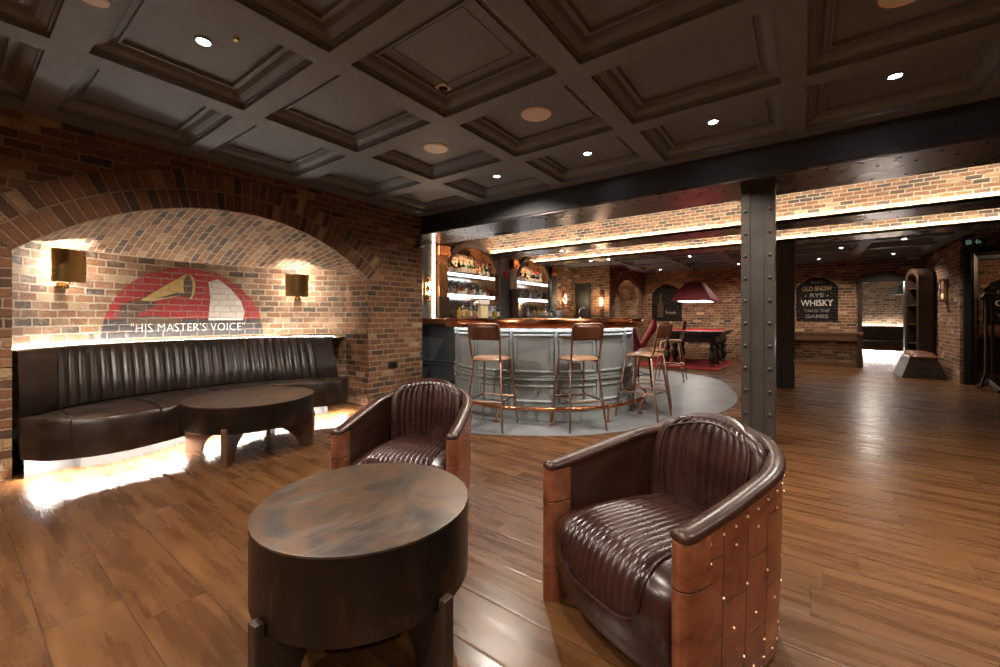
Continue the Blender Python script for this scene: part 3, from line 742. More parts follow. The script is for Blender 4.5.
# ---------------------------------------------------------------- armchairs
def armchair(loc, rz, label):
    t = thing('tub_armchair', label, 'armchair', loc, rz); t.scale = (1.05, 1.1, 1)
    R, T, yf, HW = .325, .052, -.345, .325
    yb = .04
    def path(r, n=44):
        pts = []
        for k in range(11): pts.append((-r, yf+(yb-yf)*k/10))
        for k in range(1, n): a = PI-PI*k/n; pts.append((r*math.cos(a), yb+(R-.325+r)*math.sin(a)*.98))
        for k in range(11): pts.append((r, yb-(yb-yf)*k/10))
        return [(x*(1-.17*max(0, (y-yf)/.7)**2), y) for x, y in pts]
    OUT = path(R); IN = path(R-T); MID = path(R-T/2); nP = len(OUT)
    def ztop(k):
        y = MID[k][1]; f = max(0, min(1, (y-yf)/(yb+R-yf))); return .540+.135*(f**1.15)
    Ls = [0]
    for k in range(1, nP): Ls.append(Ls[-1]+math.hypot(OUT[k][0]-OUT[k-1][0], OUT[k][1]-OUT[k-1][1]))
    m = MB(); lev = [0.012, .2, .4, 1.0]; rows = []; uv = []
    for q, l in enumerate(lev):
        rows.append([(OUT[k][0]*(.95+.05*min(1, l*1.5)), OUT[k][1] if OUT[k][1] < yb else yb+(OUT[k][1]-yb)*(.93+.07*min(1, l*1.5)), l*ztop(k) if l > .02 else .012) for k in range(nP)])
        uv.append([(Ls[k], rows[-1][k][2]) for k in range(nP)])
    m.grid(rows, uv, flip=True)
    for k in range(2, nP-1, 1):
        if Ls[k] < .02: continue
    shell = m.build('copper_shell', 'copper_sheet', t, smooth=50)
    m = MB(); s = .06; 
    def at(sv):
        j = 1
        while j < nP-1 and Ls[j] < sv: j += 1
        f = (sv-Ls[j-1])/(Ls[j]-Ls[j-1]); a = Vector(OUT[j-1]).lerp(Vector(OUT[j]), f); tn = (Vector(OUT[j])-Vector(OUT[j-1])).normalized()
        return a, Vector((-tn.y, tn.x)), ztop(j)
    sv = .06
    while sv < Ls[-1]-.04:
        a, nn, zt = at(sv)
        for q, z in enumerate((zt-.03, zt-.03-.055, .34, .225, .11, .05)):
            j = (int(sv/.0575)+q) % 2
            if q in (1, 2, 3, 4) and j: continue
            lz = min(1, z/zt*1.5); m.dome((a.x*(.95+.05*lz), a.y if a.y < yb else yb+(a.y-yb)*(.93+.07*lz), z), .0048, (nn.x, nn.y, 0), .6, 6)
        sv += .0575
    m.build('rivets', 'rivet_copper', t, smooth=True)['kind'] = 'stuff'
    m = MB(); rows = [[(IN[k][0], IN[k][1], z if z < .5 else ztop(k)) for k in range(nP)] for z in (.05, .3, 1)]; m.grid(rows); m.build('inner_lining', 'leather_rail', t, smooth=50)
    for e in (0, -1):
        m = MB(); cx = MID[e][0]; sg = 1 if e else -1
        prof = []
        for k in range(15):
            a = PI+PI*k/14; prof.append((cx+(T/2+.006)*math.cos(a), yf+.005+(T/2+.02)*math.sin(a)))
        prof += [(cx+T/2+.004, yf+.06), (cx-T/2-.004, yf+.06)]
        m.prism(prof, .0, ztop(0)-.004); me = m.build('front_post', 'copper_sheet', t, smooth=35).data; lay = me.uv_layers.new(name='UVMap')
        for p in me.polygons:
            for li in p.loop_indices: v = me.vertices[me.loops[li].vertex_index].co; lay.data[li].uv = (.03+.02*(v.x-cx), v.z*.9+.07)
    # padded rail
    PR = [(.005, 0), (.005, .010), (.012, .020), (.035, .026), (.058, .020), (.065, .010), (.065, 0)]
    m = MB(); rows = []
    ext = [(-1, -.05), (0, -.035), (0, -.01)]
    mid = [(MID[0][0], yf-.035), (MID[0][0], yf-.028)]+MID+[(MID[-1][0], yf-.028), (MID[-1][0], yf-.035)]
    for i, p in enumerate(mid):
        kk = max(0, min(nP-1, i-2)); z = ztop(kk); a = Vector(mid[max(0, i-1)]); b = Vector(mid[min(len(mid)-1, i+1)]); tn = (b-a).normalized(); nn = Vector((-tn.y, tn.x))
        endf = .55 if i in (0, len(mid)-1) else (.9 if i in (1, len(mid)-2) else 1)
        rows.append([(p[0]+nn.x*(.037-w_*1.02-.001)*-1*endf, p[1]+nn.y*(.037-w_*1.02-.001)*-1*endf, z+h*(.75 if endf < .9 else 1)) for w_, h in PR])
    m.grid(rows, flip=True); m.f.append(tuple(range(len(PR)))); m.f.append(tuple(range((len(mid)-1)*len(PR), len(mid)*len(PR))))
    m.build('arm_rail', 'leather_rail', t, smooth=50)
    # backrest pillow
    def rib(a, n, amp): return amp*abs(math.sin(a*n*PI/2))**.7
    m = MB(); na, nb = 96, 40; fr = []; bk = []; HWb = .225
    for j in range(nb+1):
        b = j/nb; rowf = []; rowb = []
        for i in range(na+1):
            a = -1+2*i/na; bb = 2*b-1
            wtop = 1 if b < .62 else math.sqrt(max(0, 1-((b-.62)/.38)**3.2*.62))
            edge_ = (max(0, 1-abs(a)**8))**.5*(max(0, 1-max(0, bb)**8))**.5
            x = a*HWb*(.93+.10*math.sin(b*PI*.8))*wtop; z = .345+b*.40-.028*a*a*max(0, b-.5)*2
            base = yb+.155+.055*b-.10*a*a*(1-.35*b)
            rb = rib(a/.78, 11, .010) if abs(a) < .78 and b < .93 else .008
            rowf.append((x, base-.045*edge_*(1+.3*math.sin(b*PI))-rb*edge_, z)); rowb.append((x*1.02, base+.055*edge_*(1-.2*b), z))
        fr.append(rowf); bk.append(rowb)
    m.grid(fr); m.grid(bk, flip=True); m.build('backrest', 'leather', t, smooth=50)
    m = MB(); pth = []
    for k in range(41):
        q = k/40
        if q < .38: a, b = -.79, q/.38*.86
        elif q > .62: a, b = .79, (1-q)/.38*.86
        else: a = -.79+1.58*(q-.38)/.24; b = .86+.07*math.sin((q-.38)/.24*PI)
        wtop = 1 if b < .62 else math.sqrt(max(0, 1-((b-.62)/.38)**3.2*.62))
        pth.append((a*HWb*(.93+.10*math.sin(b*PI*.8))*wtop, yb+.155+.055*b-.10*a*a*(1-.35*b)-.052*(1+.3*math.sin(b*PI)), .345+b*.40-.028*a*a*max(0, b-.5)*2))
    m.tube(pth, .0035, 6); m.build('back_piping', 'leather_rail', t, smooth=True)
    # seat cushion
    sec = [(.19, .33), (.15, .385), (.0, .40), (-.15, .412), (-.27, .412), (-.345, .395), (-.392, .35), (-.408, .28), (-.402, .19), (-.385, .11), (-.355, .055), (-.2, .045)]
    sp, SL = smoothcurve(sec, 70)
    def seatp(a, tt, lift=0):
        f = tt*70; i = min(69, int(f)); p = Vector(sp[i]).lerp(Vector(sp[i+1]), f-i); d = (Vector(sp[min(70, i+4)])-Vector(sp[max(0, i-3)])).normalized(); nn = Vector((d.y, -d.x))
        if nn.y < 0 and tt < .5: nn = -nn
        side = max(0, 1-abs(a)**5)**.5; crown = (.022*(1-a*a)-.03)*1
        off = crown*(1 if tt < .93 else .3)+lift-.03*(1-side)
        nrm = Vector((d.y, -d.x)) if True else nn
        if nrm.y < 0 and tt < .35: nrm = -nrm
        wdt = .252 if p.x > -.3 else .252+.012*min(1, (-.3-p.x)/.06)
        if p.x > .0: wdt = .252-.25*max(0, p.x-.0)**1.0*1.2
        return (a*wdt, p.x+nrm.x*off, p.y+nrm.y*off)
    m = MB(); rows = []
    for j in range(71):
        tt = j/70; r = []
        for i in range(113):
            a = -1+2*i/112; inside = abs(a) < .70*(1 if tt < .58 else max(0, 1-((tt-.58)/.13)**2.5))**.5 if tt < .71 else False
            lift = .009*abs(math.sin((a/.70)*13*PI/2))**.65 if inside else .004
            r.append(seatp(a, tt, lift))
        rows.append(r)
    m.grid(rows, flip=True); m.build('seat_cushion', 'leather', t, smooth=60)
    m = MB(); pth = []
    for k in range(61):
        q = k/60
        if q < .36: a, tt = -.70, .02+q/.36*.56
        elif q > .64: a, tt = .70, .02+(1-q)/.36*.56
        else:
            an = (q-.36)/.28*PI; a = -.70*math.copysign(abs(math.cos(an))**.5, math.cos(an)); tt = .58+.125*math.sin(an)**.6
        pth.append(seatp(a, tt, .009))
    m.tube(pth, .0042, 6); m.build('seat_piping', 'leather_rail', t, smooth=True)
    m = MB(); m.bb(-.22, .22, -.28, .12, .015, .06); m.build('base_board', 'black', t)
    return t
armchair((-.39, 1.72, 0), math.radians(-24.8), 'riveted copper tub armchair with ribbed oxblood leather, nearest the camera at right')
armchair((-1.91, 1.75, 0), math.radians(28.5), 'riveted copper tub armchair with ribbed leather, behind the nearest coffee table')

# ---------------------------------------------------------------- bar
BC = Vector((-2.95, 5.0)); BR_ = 1.21
bar = thing('bar_counter', 'curved grey panelled bar with a polished copper-edged top', 'bar', (BC.x, BC.y, 0))
A0, A1 = math.radians(178), math.radians(412)
def arcgrid(m, prof, a0=A0, a1=A1, n=96, caps=True):
    rows = [[(r*math.cos(a0+(a1-a0)*k/n), r*math.sin(a0+(a1-a0)*k/n), z) for k in range(n+1)] for r, z in prof]
    k0 = len(m.v); m.grid(rows, flip=False)
    if caps:
        for k in (0, n): m.f.append(tuple(k0+i*(n+1)+k for i in range(len(prof))))
    return m
R0 = BR_
m = MB(); arcgrid(m, [(R0-.10, 0), (R0-.0, 0), (R0, .11), (R0-.012, .12), (R0-.012, 1.03), (R0-.10, 1.03), (R0-.10, 0)]); m.build('body', 'bar', bar, smooth=35)
m = MB()
for z, o_, h in ((.125, .022, .03), (.165, .012, .015), (.465, .028, .03), (.495, .016, .018), (.43, .012, .015), (1.005, .02, .03)):
    arcgrid(m, [(R0-.012, z-h/2), (R0-.012+o_, z-h/2+.004), (R0-.012+o_, z+h/2-.004), (R0-.012, z+h/2)])
m.build('moulding', 'bar', bar, smooth=35)
pa = [math.radians(-53.7+2.0+24*k) for k in range(-4, 5)]
for k in range(len(pa)-1):
    a0, a1 = pa[k], pa[k+1]
    for z0, z1 in ((.53, .97), (.20, .405)):
        g = .035; m = MB(); fr = .034
        def bar_seg(b0, b1, y0, y1, r1): arcgrid(m, [(R0-.012, y0), (R0-.012+r1*.5, y0+.003), (R0-.012+r1, (y0+y1)/2-.004), (R0-.012+r1, (y0+y1)/2+.004), (R0-.012+r1*.5, y1-.003), (R0-.012, y1)], b0, b1, 8)
        ga = g/R0; fa = fr/R0
        bar_seg(a0+ga, a1-ga, z0, z0+fr, .02); bar_seg(a0+ga, a1-ga, z1-fr, z1, .02)
        bar_seg(a0+ga, a0+ga+fa, z0+fr, z1-fr, .017); bar_seg(a1-ga-fa, a1-ga, z0+fr, z1-fr, .017)
        m.build('panel_frame', 'bar', bar)
for a in pa:
    m = MB(); m.box(((R0-.002)*math.cos(a), (R0-.002)*math.sin(a), .58), (.022, .03, .90), a); m.build('stile', 'bar', bar, bevel=.004)
m = MB(); arcgrid(m, [(R0-.42, 1.045), (R0+.105, 1.045), (R0+.105, 1.138), (R0-.42, 1.14), (R0-.42, 1.045)]); m.build('bar_top', 'wood_mid', bar)
m = MB(); arcgrid(m, [(R0+.09, 1.036), (R0+.13, 1.036), (R0+.143, 1.052), (R0+.146, 1.09), (R0+.143, 1.128), (R0+.13, 1.144), (R0+.07, 1.1445), (R0+.07, 1.139)]); m.build('copper_edge', 'copper', bar, smooth=50)
m = MB(); arcgrid(m, [(R0+.03, 1.038), (R0+.055, 1.038), (R0+.055, 1.043), (R0+.03, 1.043)]); m.build('under_top_light', 'led_bar', bar)
m = MB(); rr = R0+.17; m.tube([(rr*math.cos(A0+.15+(A1-A0-.3)*k/90), rr*math.sin(A0+.15+(A1-A0-.3)*k/90), .175) for k in range(91)], .021, 10); m.build('foot_rail', 'copper', bar, smooth=True)
for k in range(7):
    a = math.radians(-59.5-80+k*26.5+6); m = MB()
    x, y = rr*math.cos(a), rr*math.sin(a)
    m.tube([(x, y, .165), (x, y, .006)], .011, 8); m.lathe([(.032, 0), (.032, .006), (.014, .010)], (x, y, .004), 12)
    m.build('rail_bracket', 'copper', bar, smooth=True)
# wing joining bar to wall
wing = thing('bar_return', 'charcoal panelled end of the bar joining the wall by the lit pillar', 'bar panel', (-4.5, 4.66, 0))
m = MB(); m.bb(-.5, .42, -.03, .03, 0, 1.04); m.build('panel', 'wing', wing)
for z in (.13, .42, .47, .97): MB().bb(-.5, .42, -.05, -.03, z-.012, z+.012).build('moulding', 'wing', wing, bevel=.004)
m = MB(); m.bb(-.5, .42, -.14, .32, 1.045, 1.14); m.build('worktop', 'copper', wing, bevel=.02, seg=3)

# back bar: recessed arched shelves
def shelf_unit(a, b, label, idx):
    t = thing('arched_bottle_shelf', label, 'shelf', (XB, (a+b)/2, .92))
    h = (b-a)/2
    o = reveal('arch_lining', 0, 'x', -.34, -h, h, 0, 1.13, .42, 'bronze', t)
    m = MB(); m.v = [(-.34, -h-.02, 0), (-.34, h+.02, 0), (-.34, h+.02, 1.2), (-.34, -h-.02, 1.2)]; m.f = [(0, 1, 2, 3)]; m.build('mirror_back', 'mirror', t)
    m = MB(); m.v = [(-.335, -h, 1.12), (-.335, h, 1.12), (-.335, h, 1.6), (-.335, -h, 1.6)]; m.f = [(0, 1, 2, 3)]; m.build('brick_lunette', 'brick_vault', t, planar=wuv)
    for z in (.62, 1.0):
        m = MB(); m.bb(-.33, -.02, -h+.01, h-.01, z, z+.02); s = m.build('shelf', 'chrome', t, bevel=.002)
        m = MB(); m.bb(-.02, -.008, -h+.01, h-.01, z-.02, z+.028); m.build('shelf_light', 'led_shelf', s)
    # arch trim
    pts, R, yc, zc, an = arc_pts(-h, h, 1.13, .42, 30); m = MB(); rows = []
    for r, f in ((R-.01, .0), (R-.01, .05), (R+.03, .06), (R+.10, .05), (R+.10, 0)):
        rows.append([(f, yc+r*math.sin(-an+2*an*k/30), zc+r*math.cos(-an+2*an*k/30)) for k in range(31)])
    m.grid(rows); m.build('arch_trim', 'wood_mid', t, smooth=40)
    light('AREA', (.0-.1, 0, 1.45), 8, WARM, t, rot=(0, 0, 0), sx=.2, sy=1.0)
    return t
shelf_unit(5.22, 6.64, 'nearer arched bottle shelf with two bright glass shelves behind the bar', 0)
shelf_unit(7.43, 8.78, 'further arched bottle shelf with two bright glass shelves behind the bar', 1)
bc = thing('back_counter', 'dark back counter running under the bottle shelves', 'counter', (XB+.25, 7.0, 0))
m = MB(); m.bb(0.01, .22, -1.95, 1.95, 0, 1.08); m.build('cabinet', 'wing', bc)
m = MB(); m.bb(0.0, .25, -1.98, 1.98, 1.08, 1.12); m.build('worktop', 'wood_dark', bc, bevel=.006)
# pilasters
def pilaster(y, w, label, mat='bronze', zb=1.5):
    t = thing('wall_pilaster', label, 'pilaster', (XB, y, 0)); h = w/2
    m = MB(); m.bb(0, .10, -h, h, 0, zb); m.build('base', 'wood_dark', t, bevel=.005)
    m = MB(); m.bb(0, .08, -h*.85, h*.85, zb, 2.22); m.build('shaft', mat, t, bevel=.01)
    m = MB(); m.bb(0, .12, -h, h, 2.2, 2.37); m.bb(0, .10, -h, h, 2.17, 2.2); m.build('capital', 'copper', t, bevel=.012)
pilaster(5.08, .25, 'copper pilaster at the near end of the bottle shelves, beside the glowing vertical strip')
pilaster(7.24, .20, 'copper pilaster between the two arched bottle shelves', 'cream', 1.75)
pilaster(8.95, .26, 'dark pilaster at the far end of the bottle shelves', 'wing', 1.2)
m = MB(); m.bb(XB, XB+.02, 6.76, 7.10, .92, 2.4); o = m.build('wall_panel', 'wing'); tag(o, 'narrow dark wall panel between the bottle shelves', 'wall panel')
m = MB(); m.lathe([(0, 0), (.09, 0), (.09, .015), (.06, .022), (0, .022)], n=24)
o = m.build('wall_plaque', 'red', smooth=30); o.rotation_euler = (0, PI/2, 0); o.location = (XB+.021, 6.98, 2.05); tag(o, 'small round red plaque on the dark panel between the bottle shelves', 'plaque')
m = MB(); m.bb(XB, XB+.03, 4.3, 4.84, 0, 2.9); o = m.build('wall_panel', 'wing', bevel=.003); tag(o, 'charcoal panel with a copper lamp at the end of the brick wall', 'wall panel')
m = MB(); m.bb(XB+.03, XB+.055, 4.86, 4.90, 1.14, 2.38); o = m.build('light_strip', 'led_vert'); tag(o, 'glowing vertical light strip beside the copper pilaster', 'light strip')
# tube lamps
def tube_lamp(loc, rz, label, k=1.0):
    t = thing('tube_wall_lamp', label, 'wall lamp', loc, rz)
    m = MB(); m.box((.015, 0, 0), (.03, .09, .36)); m.build('back_plate', 'copper', t, bevel=.008)
    for z in (.07, -.07):
        m = MB(); m.lathe([(0, -.03), (.02, -.02), (.024, .01), (.012, .035), (0, .04)], (.075, 0, z), 12); m.build('bulb', 'bulb', t, smooth=True)
    m = MB(); m.tube([(.03, 0, 0), (.075, 0, 0)], .012)
    m.lathe([(.03, -.012), (.03, .012)], (.075, 0, 0), 12); m.build('holder', 'copper', t, smooth=40)
    for z in (.2, -.2): MB().box((.05, 0, z), (.06, .07, .03)).build('end_cap', 'copper', t, bevel=.008)
    light('POINT', (.13, 0, 0), 4*k, WARM, t, .03)
tube_lamp((XB+.03, 4.72, 1.62), 0, 'copper wall lamp with two bulbs on the charcoal panel by the brick wall')
tube_lamp((XB+.0, 9.55, 1.62), 0, 'copper wall lamp with two bulbs beyond the further bottle shelf')
tube_lamp((-4.2, 10.2, 1.55), -PI/2, 'single bright wall lamp on the brick pier right of the black door')
light('POINT', (-4.15, 10.9, 1.7), 6, WARM, None, .05).name = 'niche_light'
# black door in alcove wall
m = MB(); d = thing('door_1', 'tall black panelled door at the end of the bar', 'door', (-4.735, 10.22, 0))
struct(d); m.bb(-.235, .235, 0, .04, 0, 2.05); m.build('door_leaf', 'black', d, bevel=.004)
m = MB(); m.bb(-.17, .17, -.012, 0, .2, .95); m.bb(-.17, .17, -.012, 0, 1.1, 1.9); m.build('door_panel', 'black', d, bevel=.01)
m = MB(); m.tube([(-.2, -.05, 1.0), (-.2, -.05, 1.5)], .01); m.tube([(-.2, 0, 1.05), (-.2, -.05, 1.05)], .007); m.build('door_handle', 'copper', d, smooth=True)

# ---------------------------------------------------------------- bottles
KIND = {}
def bottle(name, prof, mat, capc, labz=None, rlab=0):
    t = MB().lathe(prof, n=14).build(name, mat, smooth=35)
    zt = prof[-1][1]; m = MB(); m.lathe([(.0125, zt-.03), (.0135, zt), (.001, zt+.002)], n=10); m.build('cap', capc, t, smooth=30)
    if labz: m = MB(); m.lathe([(rlab, labz[0]), (rlab, labz[1])], n=14); m.build('paper_label', 'paper', t, smooth=True)
    return t
P1 = [(.001, 0), (.034, .002), (.036, .01), (.036, .18), (.028, .205), (.012, .23), (.011, .29)]
P2 = [(.001, 0), (.042, .002), (.044, .01), (.044, .12), (.038, .15), (.014, .17), (.013, .22)]
P3 = [(.001, 0), (.030, .002), (.030, .20), (.012, .25), (.011, .31)]
P4 = [(.001, 0), (.05, .002), (.055, .05), (.05, .10), (.02, .14), (.013, .16), (.013, .20)]
PROTO = [('green', bottle('bottle', P1, 'b_green', 'black', (.05, .14), .0368)), ('amber', bottle('bottle', P2, 'b_amber', 'black', (.03, .10), .0448)),
         ('clear', bottle('bottle', P3, 'b_clear', 'chrome', (.06, .15), .0305)), ('dark', bottle('bottle', P1, 'b_dark', 'red', (.04, .12), .0368)),
         ('gold', bottle('bottle', P2, 'b_gold', 'brass', None)), ('squat copper-coloured', bottle('bottle', P4, 'b_pink', 'copper', None)),
         ('squat clear', bottle('bottle', P4, 'b_clear', 'brass', None))]
used = [False]*len(PROTO)
def place_bottle(i, loc, where):
    nm, p = PROTO[i]; lab = '%s glass bottle %s' % (nm, where); grp = '%s bottles %s' % (nm, where)
    if not used[i]: used[i] = True; p.location = loc; tag(p, lab, 'bottle', grp)
    else: dup(p, loc, random.uniform(0, 6), lab, grp)['category'] = 'bottle'
for bi, (a, b) in enumerate(BAY):
    bn = 'nearer' if bi == 0 else 'further'
    for zi, (z, where) in enumerate(((1.121, 'on the back counter under the %s arched shelf' % bn), (1.541, 'on the lower lit shelf of the %s arch' % bn), (1.941, 'on the top lit shelf of the %s arch' % bn))):
        n = 12 if bi == 0 else 11; choice = [(2, 4, 1, 6, 0, 5, 2), (5, 6, 2, 5, 6, 1), (3, 0, 1, 3, 2, 5)][zi]
        for k in range(n):
            y = a+.1+(b-a-.2)*(k+.5)/n+random.uniform(-.008, .008)
            place_bottle(random.choice(choice), (XB-.10+random.uniform(-.02, .02)+(.28 if zi == 0 else 0), y, z), where)
            if zi != 0 or k % 2: place_bottle(random.choice(choice), (XB-.24+random.uniform(-.015, .015)+(.31 if zi == 0 else 0), y+.05, z), where)
# items on the bar
t = thing('beer_font', 'cream beer font with a pale amber body and white top on the bar', 'beer tap', (-3.86, 4.82, 1.14), math.radians(-35))
m = MB(); m.bb(-.085, .085, -.06, .06, 0, .20); m.build('body', 'beer', t, bevel=.012)
m = MB(); m.bb(-.105, .105, -.08, .08, .20, .27); m.build('head', 'white', t, bevel=.015)
m = MB(); m.bb(-.09, .09, -.065, .065, .27, .30); m.build('cap', 'chrome', t, bevel=.01)
for x in (-.06, .06):
    m = MB(); m.tube([(x, -.08, .235), (x, -.12, .23), (x, -.125, .19)], .009); m.build('spout', 'chrome', t, smooth=True)
def cooler():
    t = thing('ice_bucket', 'chrome bucket holding glassware on the bar beside the far shelf', 'bucket', (-3.3, 6.15, 1.14))
    m = MB(); m.lathe([(.07, 0), (.10, .12), (.105, .125), (.095, .12), (.068, .01)], n=24); m.build('bucket', 'chrome', t, smooth=40)
    m = MB(); m.tube([(.1*math.cos(a), 0, .12+.12*math.sin(a)) for a in [PI*k/16 for k in range(17)]], .005); m.build('handle', 'chrome', t, smooth=True)
cooler()
t = thing('swan_neck_tap', 'chrome swan-neck tap standing at the far side of the bar', 'tap', (-2.75, 5.95, 1.14), 0.6)
m = MB(); m.tube([(-.07, 0, 0), (-.07, 0, .09)]+[(-.07*math.cos(a), 0, .09+.07*math.sin(a)) for a in [PI*k/14 for k in range(1, 15)]]+[(.07, 0, .05)], .010, 8); m.build('spout', 'chrome', t, smooth=True)
m = MB(); m.lathe([(.028, 0), (.028, .012), (.015, .02)], (-.07, 0, 0), 14); m.build('base', 'chrome', t, smooth=40)
t = MB().lathe([(.001, 0), (.03, .002), (.03, .004), (.004, .01), (.004, .07), (.035, .10), (.04, .14), (.034, .18), (.033, .18), (.038, .14), (.033, .102), (.002, .075)], n=18).build('wine_glass', 'glass', smooth=40)
t.location = (-3.62, 4.75, 1.14); tag(t, 'stemmed wine glass on the bar beside the beer font', 'glass')

# ---------------------------------------------------------------- bar stools (local front = +Y)
def stool(loc, rz, label):
    t = thing('bar_stool', label, 'bar stool', loc, rz, None)
    m = MB(); na, nb = 40, 20
    top = []; bot = []
    for j in range(nb+1):
        b = -1+2*j/nb; rt = []; rb = []
        for i in range(na+1):
            a = -1+2*i/na; x = a*math.sqrt(1-b*b*.30)*.185; y = b*math.sqrt(1-a*a*.22)*.19-.01
            e = (max(0, 1-abs(a)**6)*max(0, 1-abs(b)**6))**.5; ribb = .004*abs(math.sin(a*6*PI))**.7 if abs(b) < .9 else 0
            rt.append((x, y, .722+(.026+ribb)*e-.018*b*b*(1 if b > 0 else .2))); rb.append((x, y, .722-.012*e-.018*b*b*(1 if b > 0 else .2)))
        top.append(rt); bot.append(rb)
    m.grid(top); m.grid(bot, flip=True); m.build('seat', 'leather_tan', t, smooth=60)
    for sx in (-1, 1):
        for sy in (-1, 1):
            m = MB(); m.tube([(sx*.10, sy*.12, .712), (sx*.135, sy*.14, .708), (sx*.152, sy*.150, .69), (sx*.205, sy*.245, .008)], .0105, 8)
            m.lathe([(.013, 0), (.013, .012)], (sx*.205, sy*.245, 0), 8); m.build('leg', 'rose', t, smooth=True)
    f = (.69-.30)/.682; fx = .152+.053*f; fy = .150+.095*f
    m = MB(); m.tube([(-fx, fy, .30), (fx, fy, .30)], .009); m.tube([(-fx, -fy, .30), (fx, -fy, .30)], .009)
    for sx in (-1, 1): m.tube([(sx*fx, -fy, .30), (sx*fx, fy, .30)], .009)
    m.build('footrest', 'rose', t, smooth=40)
    m = MB(); m.tube([(-.135, .0, .708), (.135, 0, .708)], .008); m.tube([(-.135, .13, .708), (-.135, -.13, .708)], .008); m.tube([(.135, .13, .708), (.135, -.13, .708)], .008); m.build('seat_frame', 'rose', t, smooth=40)
    bx = .168; m = MB(); pth = [(-.15, -.15, .70), (-.158, -.185, .78), (-bx, -.215, .95), (-bx, -.235, 1.055), (-bx+.012, -.238, 1.08), (-bx+.035, -.24, 1.09)]
    pth = pth+[(-x, y, z) for x, y, z in pth[::-1]]; m.tube(pth, .0105, 8); m.build('back_frame', 'rose', t, smooth=40)
    m = MB(); fr = []; bk = []
    for j in range(13):
        b = j/12; z = .925+b*.15; r1 = []; r2 = []
        for i in range(17):
            a = -1+2*i/16; e = (max(0, 1-abs(a)**8)*max(0, 1-abs(2*b-1)**8))**.5; yc = -.214-.02*b-.02*(1-a*a)
            r1.append((a*.158, yc-.013*e, z)); r2.append((a*.158, yc+.016*e, z))
        fr.append(r1); bk.append(r2)
    m.grid(fr, flip=True); m.grid(bk); m.build('backrest', 'leather_back', t, smooth=60)
    return t
def face(dx, dy): return math.atan2(dy, dx)-PI/2
s1 = stool((-2.66, 3.48, 0), face(-.27, .96), 'copper-framed bar stool nearest the brick wall, back towards the camera')
G = 'copper-framed bar stools'
s1['group'] = G
for loc, f, lab in (((-1.93, 4.02, 0), (-.79, .61), 'copper-framed bar stool at the middle of the curved bar front'),
                    ((-1.50, 4.88, 0), (-1, .1), 'copper-framed bar stool at the right end of the foot rail, seen from its side'),
                    ((-1.62, 5.60, 0), (-.96, -.25), 'copper-framed bar stool just behind the one at the end of the foot rail'),
                    ((-1.95, 7.95, 0), (-1, -.1), 'copper-framed bar stool standing alone near the billiard table')):
    dup(s1, loc, face(*f), lab, G)
# crimson high chair
t = thing('crimson_bar_chair', 'crimson upholstered bar chair with a split V-shaped back behind the stools', 'bar chair', (-2.20, 6.62, 0), face(-.72, .69))
m = MB(); fr = []; bk = []
for j in range(11):
    b = -1+2*j/10; r1 = []; r2 = []
    for i in range(17):
        a = -1+2*i/16; e = (max(0, 1-abs(a)**6)*max(0, 1-abs(b)**6))**.5; x = a*math.sqrt(1-b*b*.3)*.24; y = b*math.sqrt(1-a*a*.3)*.24
        r1.append((x, y, .67+.05*e)); r2.append((x, y, .67-.05*e))
    fr.append(r1); bk.append(r2)
m.grid(fr); m.grid(bk, flip=True); m.build('seat', 'crimson', t, smooth=60)
for sx in (-1, 1):
    for sy in (-1, 1): MB().tube([(sx*.17, sy*.17, .63), (sx*.21, sy*.21, .0)], [.02, .013], 8).build('leg', 'black', t, smooth=True)
    m = MB(); m.tube([(sx*.03, -.2, .69), (sx*.10, -.24, .84), (sx*.19, -.27, .99), (sx*.21, -.26, 1.12)], [.05, .05, .058, .03], 10); m.build('back_arm', 'crimson', t, smooth=True)
m = MB(); m.tube([(-.19, .195, .25), (.19, .195, .25), (.19, -.195, .25), (-.19, -.195, .25)], .009, 8, closed=True); m.build('footrest', 'iron', t, smooth=True)

# ---------------------------------------------------------------- games area
rug = MB(); rug.bb(-3.3, -1.45, 9.95, 12.3, .001, .012); o = rug.build('rug', 'rug', bevel=.004); tag(o, 'crimson rug lying under the billiard table', 'rug')
pt_ = thing('billiard_table', 'billiard table with crimson cloth and heavy turned dark legs', 'billiard table', (-2.17, 11.3, 0))
m = MB(); m.bb(-.66, .66, -.92, .92, .72, .80); m.build('bed', 'wood_dark', pt_, bevel=.008)
m = MB(); m.bb(-.60, .60, -.86, .86, .80, .81); m.build('cloth', 'felt', pt_)
m = MB()
for x0, x1, y0, y1 in ((-.72, -.62, -.98, .98), (.62, .72, -.98, .98), (-.62, .62, -.98, -.88), (-.62, .62, .88, .98)): m.bb(x0, x1, y0, y1, .78, .835)
m.build('rail', 'wood_dark', pt_, bevel=.015, seg=3)
m = MB()
for x0, x1, y0, y1 in ((-.62, -.575, -.88, .88), (.575, .62, -.88, .88), (-.575, .575, -.88, -.835), (-.575, .575, .835, .88)): m.bb(x0, x1, y0, y1, .805, .842)
m.build('cushion', 'felt', pt_, bevel=.012)
m = MB(); m.bb(-.56, .56, -.82, .82, .56, .72); m.build('apron', 'wood_dark', pt_, bevel=.02)
LP = [(.001, 0), (.05, 0), (.06, .03), (.04, .06), (.055, .09), (.085, .16), (.09, .24), (.05, .32), (.045, .36), (.075, .39), (.08, .44), (.05, .48), (.07, .52), (.085, .56), (.085, .62)]
for sx in (-1, 1):
    for y in (-.78, 0, .78): MB().lathe([(r_*1.0, z+.013) for r_, z in LP], (sx*.50, y, 0), 16).build('leg', 'wood_dark', pt_, smooth=50)
sh = thing('billiard_lamp', 'crimson pyramid lampshade hanging over the billiard table', 'pendant lamp', (-2.17, 11.3, 1.56))
m = MB(); a_, b_ = (.42, .62), (.17, .30)
